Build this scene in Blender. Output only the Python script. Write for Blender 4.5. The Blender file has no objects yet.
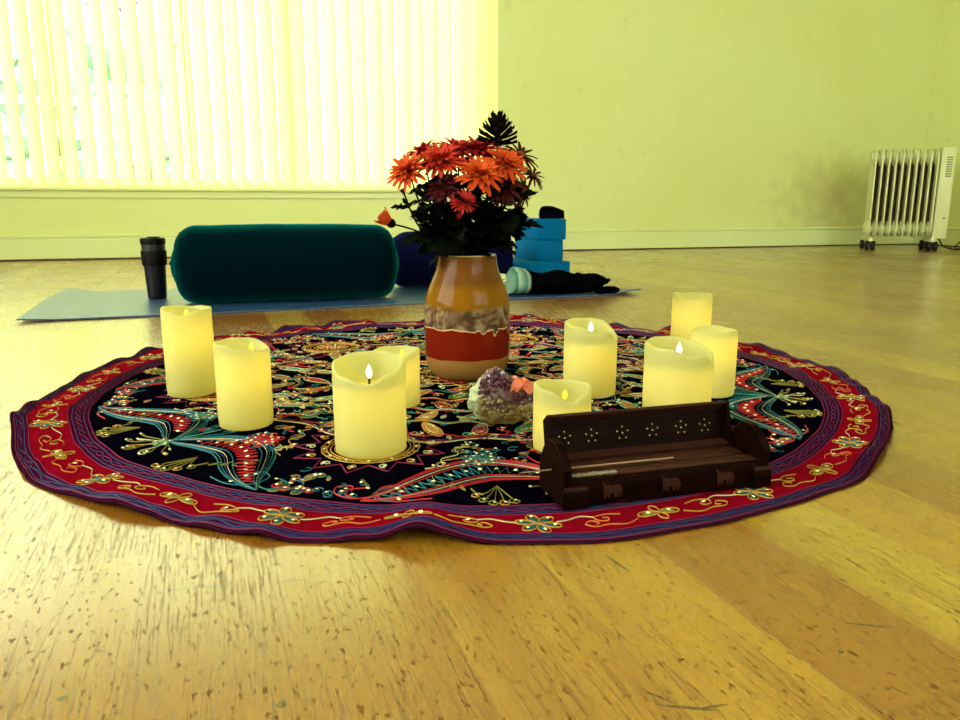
import bpy, bmesh, math, random
from math import sin, cos, pi, radians, sqrt, atan2, hypot
from mathutils import Vector, Matrix, Euler, noise

SC = bpy.context.scene
C = SC.collection
random.seed(7)

# ------------------------------------------------------------------ camera
cam_d = bpy.data.cameras.new('camera'); cam = bpy.data.objects.new('camera', cam_d); C.objects.link(cam)
cam.location = (0, 0, 0.275)
cam.rotation_euler = (pi/2 - math.atan(154/750), 0, 0)
cam_d.sensor_width = 36; cam_d.lens = 36*750/960; cam_d.clip_start = 0.01
SC.camera = cam

# ------------------------------------------------------------------ world, lights, exposure
ROOM = radians(17); RO = Vector((0, 4.58, 0))          # the window wall's line on the floor
def rw(x, y, z=0):                                      # room coordinates -> world
    return Vector((x*cos(ROOM) - y*sin(ROOM), RO.y + x*sin(ROOM) + y*cos(ROOM), z))
w = bpy.data.worlds.new('overcast_sky'); SC.world = w; w.use_nodes = True
bg = w.node_tree.nodes['Background']
bg.inputs[0].default_value = (0.89, 1.0, 0.90, 1); bg.inputs[1].default_value = 7.2
SC.view_settings.view_transform = 'Standard'; SC.view_settings.look = 'None'
SC.view_settings.exposure = 0.0; SC.view_settings.gamma = 1.0; SC.view_settings.use_curve_mapping = False

def area(name, loc, target, sx, sy, energy, col):
    d = bpy.data.lights.new(name, 'AREA'); d.shape = 'RECTANGLE'; d.size = sx; d.size_y = sy
    d.energy = energy; d.color = col
    o = bpy.data.objects.new(name, d); C.objects.link(o); o.location = loc
    o.rotation_euler = (Vector(target) - Vector(loc)).to_track_quat('-Z', 'Y').to_euler()
    return o
# fill light at unseen side and rear windows, added to brighten the room
area('left_fill_light', rw(-3.52, -3.7, 1.35), rw(0, -3.7, 1.35), 2.6, 1.6, 56, (0.93, 1.0, 0.88))
area('rear_fill_light', rw(0.6, -6.4, 1.6), rw(0.6, 0, 1.6), 3.0, 1.4, 7.5, (0.93, 1.0, 0.80))
# daylight entering at the big blind-covered window
por = area('window_portal', rw(-1.6, 0.27, 1.33), rw(-1.6, -3, 1.33), 3.4, 1.94, 1, (1, 1, 1))
por.data.cycles.is_portal = True

# ------------------------------------------------------------------ materials
M = {}
def lin(c): return tuple((v/255/12.92 if v/255 <= .04045 else ((v/255+.055)/1.055)**2.4) for v in c)
def mat(name, col, rough=.6, spec=.3, var=0, vscale=20, bump=0, bscale=80, metal=0, coat=0, sheen=0):
    m = bpy.data.materials.new(name); m.use_nodes = True; nt = m.node_tree; b = nt.nodes['Principled BSDF']
    b.inputs['Base Color'].default_value = (*col, 1); b.inputs['Roughness'].default_value = rough
    b.inputs['Specular IOR Level'].default_value = spec; b.inputs['Metallic'].default_value = metal
    b.inputs['Coat Weight'].default_value = coat; b.inputs['Coat Roughness'].default_value = .1
    b.inputs['Sheen Weight'].default_value = sheen
    tc = nt.nodes.new('ShaderNodeTexCoord')
    n = nt.nodes.new('ShaderNodeTexNoise'); n.inputs['Scale'].default_value = vscale; n.inputs['Detail'].default_value = 5
    nt.links.new(tc.outputs['Object'], n.inputs['Vector'])
    r = nt.nodes.new('ShaderNodeMix'); r.data_type = 'RGBA'
    r.inputs[6].default_value = (*[v*(1-var) for v in col], 1); r.inputs[7].default_value = (*[min(1, v*(1+var)) for v in col], 1)
    nt.links.new(n.outputs['Fac'], r.inputs[0]); nt.links.new(r.outputs[2], b.inputs['Base Color'])
    if bump:
        n2 = nt.nodes.new('ShaderNodeTexNoise'); n2.inputs['Scale'].default_value = bscale; n2.inputs['Detail'].default_value = 4
        nt.links.new(tc.outputs['Object'], n2.inputs['Vector'])
        bp = nt.nodes.new('ShaderNodeBump'); bp.inputs['Strength'].default_value = bump; bp.inputs['Distance'].default_value = .002
        nt.links.new(n2.outputs['Fac'], bp.inputs['Height']); nt.links.new(bp.outputs[0], b.inputs['Normal'])
    if sheen: b.inputs['Sheen Roughness'].default_value = .35
    M[name] = m; return m
def emis(name, col, s):
    m = bpy.data.materials.new(name); m.use_nodes = True; b = m.node_tree.nodes['Principled BSDF']
    b.inputs['Base Color'].default_value = (*col, 1); b.inputs['Emission Color'].default_value = (*col, 1)
    b.inputs['Emission Strength'].default_value = s; M[name] = m; return m
class NT:                                               # small node-tree writer
    def __init__(s, name):
        s.m = bpy.data.materials.new(name); s.m.use_nodes = True; s.t = s.m.node_tree
        s.b = s.t.nodes['Principled BSDF']; M[name] = s.m
    def n(s, typ, ins=None, **kw):
        nd = s.t.nodes.new(typ)
        for k, v in kw.items(): setattr(nd, k, v)
        for k, v in (ins or {}).items():
            if isinstance(v, bpy.types.NodeSocket): s.t.links.new(v, nd.inputs[k])
            else: nd.inputs[k].default_value = v
        return nd
    def math(s, op, a, b=0.0, clamp=False):
        return s.n('ShaderNodeMath', {0: a, 1: b}, operation=op, use_clamp=clamp).outputs[0]
    def mix(s, f, a, b, blend='MIX'):
        return s.n('ShaderNodeMix', {0: f, 6: a, 7: b}, data_type='RGBA', blend_type=blend).outputs[2]
    def ramp(s, f, stops, interp='LINEAR'):
        r = s.n('ShaderNodeValToRGB', {0: f}); cr = r.color_ramp; cr.interpolation = interp
        while len(cr.elements) < len(stops): cr.elements.new(.5)
        for e, (p, c) in zip(cr.elements, stops): e.position = p; e.color = (*c, 1) if len(c) == 3 else c
        return r.outputs[0]

def mk_wall(name, base, stain):
    k = NT(name); tc = k.n('ShaderNodeTexCoord').outputs['Object']
    n1 = k.n('ShaderNodeTexNoise', {'Vector': tc, 'Scale': 1.3, 'Detail': 6.0}).outputs['Fac']
    n2 = k.n('ShaderNodeTexNoise', {'Vector': tc, 'Scale': 9.0, 'Detail': 3.0}).outputs['Fac']
    a = k.ramp(n1, [(.35, (0, 0, 0)), (.75, (1, 1, 1))])
    c = k.mix(a, (*base, 1), (*[v*f for v, f in zip(base, (.96, .93, .8))], 1))
    f = k.math('MULTIPLY', k.ramp(n2, [(.66, (0, 0, 0)), (.74, (1, 1, 1))]), .12)
    c = k.mix(f, c, (*stain, 1))
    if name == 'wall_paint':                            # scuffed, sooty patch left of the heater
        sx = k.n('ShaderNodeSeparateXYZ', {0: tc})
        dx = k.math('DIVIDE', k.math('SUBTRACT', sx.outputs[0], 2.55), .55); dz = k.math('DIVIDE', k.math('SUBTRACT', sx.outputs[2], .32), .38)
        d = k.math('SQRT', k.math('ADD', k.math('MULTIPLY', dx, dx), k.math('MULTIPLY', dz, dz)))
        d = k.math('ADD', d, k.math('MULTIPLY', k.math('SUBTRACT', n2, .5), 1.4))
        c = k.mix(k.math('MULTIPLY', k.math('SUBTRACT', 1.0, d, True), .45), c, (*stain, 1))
    k.t.links.new(c, k.b.inputs['Base Color']); k.b.inputs['Roughness'].default_value = .55
    k.b.inputs['Specular IOR Level'].default_value = .25
    bn = k.n('ShaderNodeTexNoise', {'Vector': tc, 'Scale': 60.0, 'Detail': 3.0}).outputs['Fac']
    k.t.links.new(k.n('ShaderNodeBump', {'Height': bn, 'Strength': .15, 'Distance': .003}).outputs[0], k.b.inputs['Normal'])
mk_wall('wall_paint', (.79, .84, .39), (.42, .25, .10))
mk_wall('trim_paint', (.80, .87, .46), (.45, .30, .12))
mat('ceiling_paint', (.82, .84, .6), .8)
mat('trim_gap', (.10, .035, .01), .8)

def mk_floor():
    k = NT('oak_boards')
    tc = k.n('ShaderNodeTexCoord').outputs['Object']
    mp = k.n('ShaderNodeMapping', {0: tc, 2: (0, 0, radians(-110))}).outputs[0]    # u along the boards
    mp = k.n('ShaderNodeMapping', {0: mp, 1: (.33, .037, 0)}).outputs[0]
    br = k.n('ShaderNodeTexBrick', {'Vector': mp, 'Color1': (0, 0, 0, 1), 'Color2': (1, 1, 1, 1), 'Mortar': (.5, .5, .5, 1),
              'Scale': 1.0, 'Mortar Size': .0004, 'Mortar Smooth': .1, 'Bias': 0.0, 'Brick Width': .95, 'Row Height': .098},
              offset=.37, offset_frequency=2, squash=1.0)
    rnd = k.n('ShaderNodeSeparateColor', {0: br.outputs['Color']}).outputs[0]
    base = k.ramp(rnd, [(0, (.26, .085, .003)), (.25, (.36, .15, .006)), (.5, (.46, .235, .015)), (.75, (.29, .10, .004)), (1, (.50, .31, .025))])
    off = k.n('ShaderNodeVectorMath', {0: mp, 1: k.n('ShaderNodeCombineXYZ', {0: k.math('MULTIPLY', rnd, 7.0), 1: k.math('MULTIPLY', rnd, 3.0)}).outputs[0]}, operation='ADD').outputs[0]
    # long soft figure
    g0 = k.n('ShaderNodeMapping', {0: off, 3: (1.6, 14, 1)}).outputs[0]
    n0 = k.n('ShaderNodeTexNoise', {'Vector': g0, 'Scale': 2.2, 'Detail': 7.0, 'Distortion': .6}).outputs['Fac']
    base = k.mix(k.math('MULTIPLY', k.ramp(n0, [(.45, (0, 0, 0)), (.75, (1, 1, 1))]), .6), base, (.24, .065, .006, 1))
    # fine grain
    g1 = k.n('ShaderNodeMapping', {0: off, 3: (6, 150, 1)}).outputs[0]
    n1 = k.n('ShaderNodeTexNoise', {'Vector': g1, 'Scale': 3.0, 'Detail': 4.0, 'Roughness': .65}).outputs['Fac']
    patch = k.n('ShaderNodeTexNoise', {'Vector': off, 'Scale': 4.5, 'Detail': 3.0}).outputs['Fac']
    gr = k.math('MULTIPLY', k.ramp(n1, [(.50, (0, 0, 0)), (.64, (1, 1, 1))]), k.ramp(patch, [(.30, (0, 0, 0)), (.55, (1, 1, 1))]))
    base = k.mix(k.math('MULTIPLY', gr, .9), base, (.11, .032, .005, 1))
    # dents and dark flecks
    g2 = k.n('ShaderNodeMapping', {0: off, 3: (120, 230, 1)}).outputs[0]
    n2 = k.n('ShaderNodeTexNoise', {'Vector': g2, 'Scale': 1.0, 'Detail': 2.5}).outputs['Fac']
    fl = k.ramp(n2, [(.615, (0, 0, 0)), (.65, (1, 1, 1))])
    base = k.mix(k.math('MULTIPLY', fl, .75), base, (.07, .022, .004, 1))
    n3 = k.n('ShaderNodeTexNoise', {'Vector': tc, 'Scale': 90.0, 'Detail': 1.0}).outputs['Fac']
    base = k.mix(k.ramp(n3, [(.78, (0, 0, 0)), (.80, (1, 1, 1))]), base, (.02, .01, .004, 1))
    # individual scratches (world metres): centre x, y, half length, half width, angle
    sx = tc
    for (x, y, L, W, a) in [(-.205, .507, .026, .0011, 8), (-.143, .517, .012, .0008, 12), (.116, .372, .017, .0014, -8), (.103, .381, .010, .001, -35), (.131, .373, .009, .001, 12),
                            (.108, .545, .016, .0016, -62), (-.112, .375, .0028, .0035, 0), (.262, .456, .018, .0012, -12), (-.238, .38, .003, .0025, 20), (-.08, .465, .007, .0006, 15)]:
        q = k.n('ShaderNodeVectorMath', {0: tc, 1: (x, y, 0)}, operation='SUBTRACT').outputs[0]
        q = k.n('ShaderNodeMapping', {0: q, 2: (0, 0, radians(-a))}).outputs[0]
        s = k.n('ShaderNodeSeparateXYZ', {0: q})
        e1 = k.math('DIVIDE', s.outputs[0], L); e2 = k.math('DIVIDE', s.outputs[1], W)
        d = k.math('ADD', k.math('MULTIPLY', e1, e1), k.math('MULTIPLY', e2, e2))
        d = k.math('ADD', d, k.math('MULTIPLY', k.math('SUBTRACT', k.n('ShaderNodeTexNoise', {'Vector': tc, 'Scale': 400.0}).outputs['Fac'], .5), 1.6))
        base = k.mix(k.math('MULTIPLY', k.math('LESS_THAN', d, 1.0), .85), base, (.03, .015, .006, 1))
    seam = k.math('MULTIPLY', br.outputs['Fac'], .75)
    base = k.mix(seam, base, (.16, .06, .012, 1))
    k.t.links.new(base, k.b.inputs['Base Color'])
    ro = k.math('ADD', .30, k.math('MULTIPLY', n0, .12)); k.t.links.new(ro, k.b.inputs['Roughness'])
    k.b.inputs['Specular IOR Level'].default_value = .2; k.t.links.new(k.math('SUBTRACT', 1.0, k.math('ADD', k.math('MULTIPLY', fl, .85), k.math('MULTIPLY', gr, .45)), True), k.b.inputs['Coat Weight']); k.b.inputs['Coat IOR'].default_value = 2.3
    k.t.links.new(k.math('ADD', .15, k.math('ADD', k.math('MULTIPLY', n0, .10), k.math('MULTIPLY', gr, .25))), k.b.inputs['Coat Roughness'])
    hgt = k.math('ADD', k.math('MULTIPLY', n1, -.35), k.math('MULTIPLY', br.outputs['Fac'], -1.0))
    k.t.links.new(k.n('ShaderNodeBump', {'Height': hgt, 'Strength': .35, 'Distance': .0006}).outputs[0], k.b.inputs['Normal'])
mk_floor()

def mk_trans(name, col, tcol, f, rough=.5, spec=.3):
    k = NT(name); k.b.inputs['Base Color'].default_value = (*col, 1); k.b.inputs['Roughness'].default_value = rough
    k.b.inputs['Specular IOR Level'].default_value = spec
    tr = k.n('ShaderNodeBsdfTranslucent', {0: (*tcol, 1)}); mx = k.n('ShaderNodeMixShader', {0: f, 1: k.b.outputs[0], 2: tr.outputs[0]})
    k.t.links.new(mx.outputs[0], k.t.nodes['Material Output'].inputs[0])
mk_trans('blind_fabric', (.90, .92, .62), (.92, .93, .37), .60, .8, .1)
mk_trans('candle_wax', (.60, .60, .27), (.95, .84, .30), .45, .45, .35)
mk_trans('old_blind_edge', (.9, .86, .45), (.9, .8, .3), .5)
def mk_glass():
    k = NT('window_glass'); t = k.n('ShaderNodeBsdfTransparent', {0: (.97, .98, .95, 1)}); g = k.n('ShaderNodeBsdfGlossy', {1: .02})
    mx = k.n('ShaderNodeMixShader', {0: .05, 1: t.outputs[0], 2: g.outputs[0]}); k.t.links.new(mx.outputs[0], k.t.nodes['Material Output'].inputs[0])
mk_glass()
mat('white_frame', (.85, .86, .6), .4)
mat('hedge_leaves', (.30, .50, .40), .8, .1, .5, 8)
mat('lawn', (.5, .62, .4), .9, .1, .3, 5)

# ------------------------------------------------------------------ object helpers
def link(name, me, m, parent=None):
    o = bpy.data.objects.new(name, me); C.objects.link(o)
    for x in (m if isinstance(m, (list, tuple)) else [m]): me.materials.append(M[x] if isinstance(x, str) else x)
    if parent: o.parent = parent
    return o
def obj(name, bm, m, parent=None, smooth=True, ang=40):
    me = bpy.data.meshes.new(name); bmesh.ops.recalc_face_normals(bm, faces=bm.faces[:])
    bm.to_mesh(me); bm.free()
    if smooth:
        me.polygons.foreach_set('use_smooth', [True]*len(me.polygons))
        try: me.set_sharp_from_angle(angle=radians(ang))
        except Exception: pass
    return link(name, me, m, parent)
def tag(o, label=None, cat=None, group=None, kind=None):
    if label: o['label'] = label
    if cat: o['category'] = cat
    if group: o['group'] = group
    if kind: o['kind'] = kind
    return o
def thing(name, label, cat, loc, rz=0, group=None):
    o = bpy.data.objects.new(name, None); C.objects.link(o); o.location = loc; o.rotation_euler = (0, 0, rz)
    o.empty_display_size = .02
    return tag(o, label, cat, group)
def box(bm, x0, x1, y0, y1, z0, z1, mtx=None, bev=0, mi=0):
    r = bmesh.ops.create_cube(bm, size=1)['verts']
    for v in r: v.co = Vector((x0 if v.co.x < 0 else x1, y0 if v.co.y < 0 else y1, z0 if v.co.z < 0 else z1))
    fs = list({f for v in r for f in v.link_faces})
    if bev:
        es = list({e for v in r for e in v.link_edges})
        q = bmesh.ops.bevel(bm, geom=es, offset=bev, segments=2, affect='EDGES', profile=.5)
        fs = list({f for f in q['faces']} | {f for f in fs if f.is_valid}); r = list({v for f in fs for v in f.verts})
        # beveled cube: take every vertex connected to these faces
    for f in fs: f.material_index = mi
    if mtx:
        for v in r: v.co = mtx @ v.co
    return r
def tube(bm, pts, rad, seg=8, cap=True, mi=0):
    pts = [Vector(p) for p in pts]; n = len(pts); rads = rad if isinstance(rad, (list, tuple)) else [rad]*n
    rings = []; up = Vector((0, 0, 1)); prev = None
    for i, p in enumerate(pts):
        d = (pts[min(i+1, n-1)] - pts[max(i-1, 0)]).normalized()
        if prev is None:
            a = d.orthogonal().normalized()
        else:
            a = (prev - d*prev.dot(d)); a = a.normalized() if a.length > 1e-6 else d.orthogonal().normalized()
        prev = a; b = d.cross(a)
        rings.append([bm.verts.new(p + (a*cos(2*pi*k/seg) + b*sin(2*pi*k/seg))*rads[i]) for k in range(seg)])
    for i in range(n-1):
        for k in range(seg):
            f = bm.faces.new((rings[i][k], rings[i][(k+1) % seg], rings[i+1][(k+1) % seg], rings[i+1][k])); f.material_index = mi
    if cap:
        for r in (rings[0][::-1], rings[-1]): bm.faces.new(r).material_index = mi
def lathe(bm, prof, seg=48, c=(0, 0, 0), mi=0, sx=1, sy=1):
    rings = []
    for r, z in prof:
        if r < 1e-6: rings.append([bm.verts.new((c[0], c[1], c[2]+z))])
        else: rings.append([bm.verts.new((c[0]+r*sx*cos(2*pi*k/seg), c[1]+r*sy*sin(2*pi*k/seg), c[2]+z)) for k in range(seg)])
    for a, b in zip(rings, rings[1:]):
        for k in range(seg):
            q = (k+1) % seg
            if len(a) == 1 and len(b) == 1: continue
            if len(a) == 1: f = bm.faces.new((a[0], b[q], b[k]))
            elif len(b) == 1: f = bm.faces.new((a[k], a[q], b[0]))
            else: f = bm.faces.new((a[k], a[q], b[q], b[k]))
            f.material_index = mi
def prism(bm, poly, y0, y1, axis='y', mi=0, mtx=None):      # poly in (x,z) extruded along y, or (y,z) along x
    def P(a, b, t): 
        v = Vector((a, t, b)) if axis == 'y' else (Vector((t, a, b)) if axis == 'x' else Vector((a, b, t)))
        return mtx @ v if mtx else v
    A = [bm.verts.new(P(a, b, y0)) for a, b in poly]; B = [bm.verts.new(P(a, b, y1)) for a, b in poly]
    bm.faces.new(A).material_index = mi; bm.faces.new(B[::-1]).material_index = mi
    for i in range(len(poly)):
        j = (i+1) % len(poly); bm.faces.new((A[j], A[i], B[i], B[j])).material_index = mi
def sm(a, b, x):
    t = max(0, min(1, (x-a)/(b-a))); return t*t*(3-2*t)
def catmull(P, n=8, closed=False):
    P = [Vector(p) for p in P]; out = []; m = len(P)
    rng = range(m) if closed else range(m-1)
    for i in rng:
        g = (lambda k: P[k % m]) if closed else (lambda k: P[max(0, min(m-1, k))])
        p0, p1, p2, p3 = g(i-1), g(i), g(i+1), g(i+2)
        for s in range(n):
            t = s/n; out.append(.5*((2*p1) + (p2-p0)*t + (2*p0-5*p1+4*p2-p3)*t*t + (3*p1-p0-3*p2+p3)*t**3))
    if not closed: out.append(P[-1])
    return out
def struct(name, bm, m, room=True, smooth=False):
    o = obj(name, bm, m, None, smooth); o['kind'] = 'structure'
    if room: o.location = RO; o.rotation_euler = (0, 0, ROOM)
    return o

# ------------------------------------------------------------------ the room
XL, XR, YF, CH = -3.6, 3.32, -6.6, 2.6      # left wall, right wall, rear wall (behind the camera), ceiling
WX0, WX1, WZ0, WZ1 = -3.3, .108, .352, 2.3
bm = bmesh.new(); box(bm, -6, 6, -4, 7, -.1, 0)
fl = struct('floor', bm, 'oak_boards', room=False)
bm = bmesh.new(); box(bm, XL-.2, XR+.2, YF-.2, .25, CH, CH+.1); struct('ceiling', bm, 'ceiling_paint')
bm = bmesh.new()
box(bm, XL-.2, WX0, 0, .25, 0, CH); box(bm, WX1, XR+.2, 0, .25, 0, CH)
box(bm, WX0, WX1, 0, .25, 0, WZ0); box(bm, WX0, WX1, 0, .25, WZ1, CH); struct('wall_back', bm, 'wall_paint')
bm = bmesh.new(); box(bm, XR, XR+.2, YF, 0, 0, CH); struct('wall_right', bm, 'wall_paint')
bm = bmesh.new()   # left wall, opened for the added fill window
box(bm, XL-.2, XL, YF, -5.05, 0, CH); box(bm, XL-.2, XL, -2.35, 0, 0, CH); box(bm, XL-.2, XL, -5.05, -2.35, 0, .5); box(bm, XL-.2, XL, -5.05, -2.35, 2.2, CH)
struct('wall_left', bm, 'wall_paint')
bm = bmesh.new()
box(bm, XL-.2, -1, YF-.2, YF, 0, CH); box(bm, 2.2, XR+.2, YF-.2, YF, 0, CH); box(bm, -1, 2.2, YF-.2, YF, 0, .8); box(bm, -1, 2.2, YF-.2, YF, 2.4, CH)
struct('wall_front', bm, 'wall_paint')
# skirting boards: flat board with a rounded lip on top
def skirt(name, x0, x1, along='x', at=0, s=-1):
    bm = bmesh.new(); prof = [(0, .008), (.016, .008), (.016, .105), (.012, .108), (.012, .114), (.02, .117), (.02, .124), (.012, .130), (0, .133)]
    if along == 'x': prism(bm, [(at + s*a, b) for a, b in prof], x0, x1, 'x')
    else: prism(bm, [(at + s*a, b) for a, b in prof], x0, x1, 'y')
    o = struct(name, bm, 'trim_paint')
    return o
skirt('baseboard_back', XL, XR, 'x'); skirt('baseboard_right', YF, -.021, 'y', XR, -1); skirt('baseboard_left', YF, -.021, 'y', XL, 1)
bm = bmesh.new(); box(bm, XL, XR, -.02, 0, .0005, .0085); struct('trim_1', bm, 'trim_gap')
bm = bmesh.new(); box(bm, XR-.02, XR, YF, -.02, .0005, .0085); struct('trim_2', bm, 'trim_gap')
# sill board of the big window
bm = bmesh.new(); box(bm, WX0-.03, WX1+.0, -.035, .22, .352, .368, bev=.004); struct('trim_3', bm, 'trim_paint', smooth=True)
bm = bmesh.new(); box(bm, WX0-.03, WX1, -.014, 0, .318, .352); struct('trim_4', bm, 'trim_paint')

def window(name, x0, x1, z0, z1, mull, y, swap=None):
    root = bpy.data.objects.new(name, None); C.objects.link(root); root['kind'] = 'structure'
    root.location = RO; root.rotation_euler = (0, 0, ROOM)
    bm = bmesh.new(); t = .05
    B = (lambda a, b, c, d: box(bm, a, b, y-.025, y+.025, c, d)) if not swap else (lambda a, b, c, d: box(bm, y-.025, y+.025, a, b, c, d))
    B(x0, x1, z0, z0+t); B(x0, x1, z1-t, z1); B(x0, x0+t, z0+t, z1-t); B(x1-t, x1, z0+t, z1-t)
    for m in mull: B(m-.025, m+.025, z0+t, z1-t)
    obj('window_frame', bm, 'white_frame', root, False)
    bm = bmesh.new()
    if not swap: box(bm, x0+t, x1-t, y-.003, y+.003, z0+t, z1-t)
    else: box(bm, y-.003, y+.003, x0+t, x1-t, z0+t, z1-t)
    obj('window_pane', bm, 'window_glass', root, False)
    return root
window('window_1', WX0, WX1, .369, WZ1, (-2.23, -1.04), .2)
window('unseen_window_left', -5.05, -2.35, .5, 2.2, (-3.7,), XL-.13, swap=1)  # unseen window added around the left fill light
window('unseen_window_rear', -1, 2.2, .8, 2.4, (.6,), YF-.13)  # unseen window added around the rear fill light

# outside: lawn and a clipped hedge beyond the glass
bm = bmesh.new(); box(bm, -14, 10, .4, 20, -.25, -.15); lw = struct('lawn', bm, 'lawn')
tag(lw, None, None)
bm = bmesh.new(); bmesh.ops.create_grid(bm, x_segments=160, y_segments=24, size=.5)
for v in bm.verts:
    x = -6.5 + v.co.x*9; z = (v.co.y+.5)*2.3 - .15
    v.co = Vector((x, 4.2 + .35*noise.noise(Vector((x*2, z*3, 0))) + .2*noise.noise(Vector((x*9, z*9, 3))) + .5*sm(1.8, 2.15, z), z + .12*noise.noise(Vector((x*3, 1, z)))))
hd = obj('hedge', bm, 'hedge_leaves'); hd.location = RO; hd.rotation_euler = (0, 0, ROOM)
md = hd.modifiers.new('depth', 'SOLIDIFY'); md.thickness = .5; md.offset = 0
tag(hd, 'pale green clipped hedge outside the window, glimpsed between the blind slats', 'hedge')
# paling fence just outside, cutting the view into white bars
fn = thing('garden_fence', 'white rail fence outside the window, seen through the blind gaps', 'fence', rw(-3.2, 2.6, -.15), ROOM)
for i in range(5):
    bm = bmesh.new(); box(bm, -2.9+i*1.3, -2.82+i*1.3, -.04, .04, 0, 1.32); obj('fence_post', bm, 'white_frame', fn, False)
for z in (.52, .98, 1.22):
    bm = bmesh.new(); box(bm, -2.9, 2.4, .04, .065, z, z+.07); obj('fence_rail', bm, 'white_frame', fn, False)

# vertical blind: slats hung just inside the reveal
bl = thing('vertical_blind', 'white vertical blind drawn across the wide low window', 'blind', rw(0, 0, 0), ROOM)
bm = bmesh.new(); box(bm, WX0+.02, WX1-.005, .06, .10, 2.24, 2.28, bev=.004); obj('headrail', bm, 'white_frame', bl)
nsl = int((WX1-WX0)/.08)
for i in range(nsl):
    x = WX1 - .04 - i*.0835 + random.uniform(-.006, .006); a = radians(-36 + random.uniform(-5, 5))
    if x < WX0+.05: break
    bm = bmesh.new(); W = .089; A = []; nseg = 5
    for z in (.385, .9, 1.4, 2.24):
        row = []
        for k in range(nseg+1):
            s = (k/nseg-.5); bow = .006*(1-4*s*s)
            row.append(bm.verts.new((x + W*s*cos(a) - bow*sin(a), .08 + W*s*sin(a) + bow*cos(a), z)))
        A.append(row)
    for r0, r1 in zip(A, A[1:]):
        for k in range(nseg): bm.faces.new((r0[k], r0[k+1], r1[k+1], r1[k]))
    o = obj('slat', bm, 'blind_fabric', bl)
for x, r in ((-1.60, .0035),):
    bm = bmesh.new(); tube(bm, [(x, .0, .40), (x, .0, 1.3), (x, .0, 2.26)], r, 10); obj('control_wand', bm, 'old_blind_edge', bl)

# ------------------------------------------------------------------ yoga mat
MA = radians(20.5); MF = Vector((-1.108, 1.776, 0))
def mk_matmat():
    k = NT('mat_foam'); tc = k.n('ShaderNodeTexCoord').outputs['Object']
    n = k.n('ShaderNodeTexNoise', {'Vector': tc, 'Scale': 5.0, 'Detail': 4.0}).outputs['Fac']
    k.t.links.new(k.mix(n, (.010, .045, .13, 1), (.016, .07, .19, 1)), k.b.inputs['Base Color'])
    k.b.inputs['Roughness'].default_value = .36; k.b.inputs['Specular IOR Level'].default_value = .9
    v = k.n('ShaderNodeTexVoronoi', {'Vector': tc, 'Scale': 350.0}).outputs['Distance']
    k.t.links.new(k.n('ShaderNodeBump', {'Height': v, 'Strength': .3, 'Distance': .001}).outputs[0], k.b.inputs['Normal'])
mk_matmat()
bm = bmesh.new(); NX, NY = 90, 30; L, Wd, T = 1.73, .64, .004
top = {}
for i in range(NX+1):
    for j in range(NY+1):
        x = L*i/NX; y = Wd*j/NY
        z = .016*sm(.14, -.02, x)**1.6*(.35+.65*sm(0, .5, j/NY)) + .010*sm(1.62, 1.7, x)*sm(.12, 0, y)
        z += .0012*(1+noise.noise(Vector((x*4, y*4, 0))))
        xx = x + .02*sm(.15, 0, x)*(j/NY) 
        top[i, j] = (bm.verts.new((xx, y, z+T)), bm.verts.new((xx, y, z+.0004)))
for i in range(NX):
    for j in range(NY):
        bm.faces.new([top[i+a, j+b][0] for a, b in ((0, 0), (1, 0), (1, 1), (0, 1))])
        bm.faces.new([top[i+a, j+b][1] for a, b in ((0, 1), (1, 1), (1, 0), (0, 0))])
for i in range(NX):
    for j in (0, NY): bm.faces.new((top[i, j][0], top[i+1, j][0], top[i+1, j][1], top[i, j][1]))
for j in range(NY):
    for i in (0, NX): bm.faces.new((top[i, j][0], top[i, j+1][0], top[i, j+1][1], top[i, j][1]))
ym = obj('yoga_mat', bm, 'mat_foam'); ym.location = MF; ym.rotation_euler = (0, 0, MA)
tag(ym, 'blue yoga mat with a curled left corner, lying on the floor behind the round rug', 'yoga mat')
MT = .0062

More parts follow.
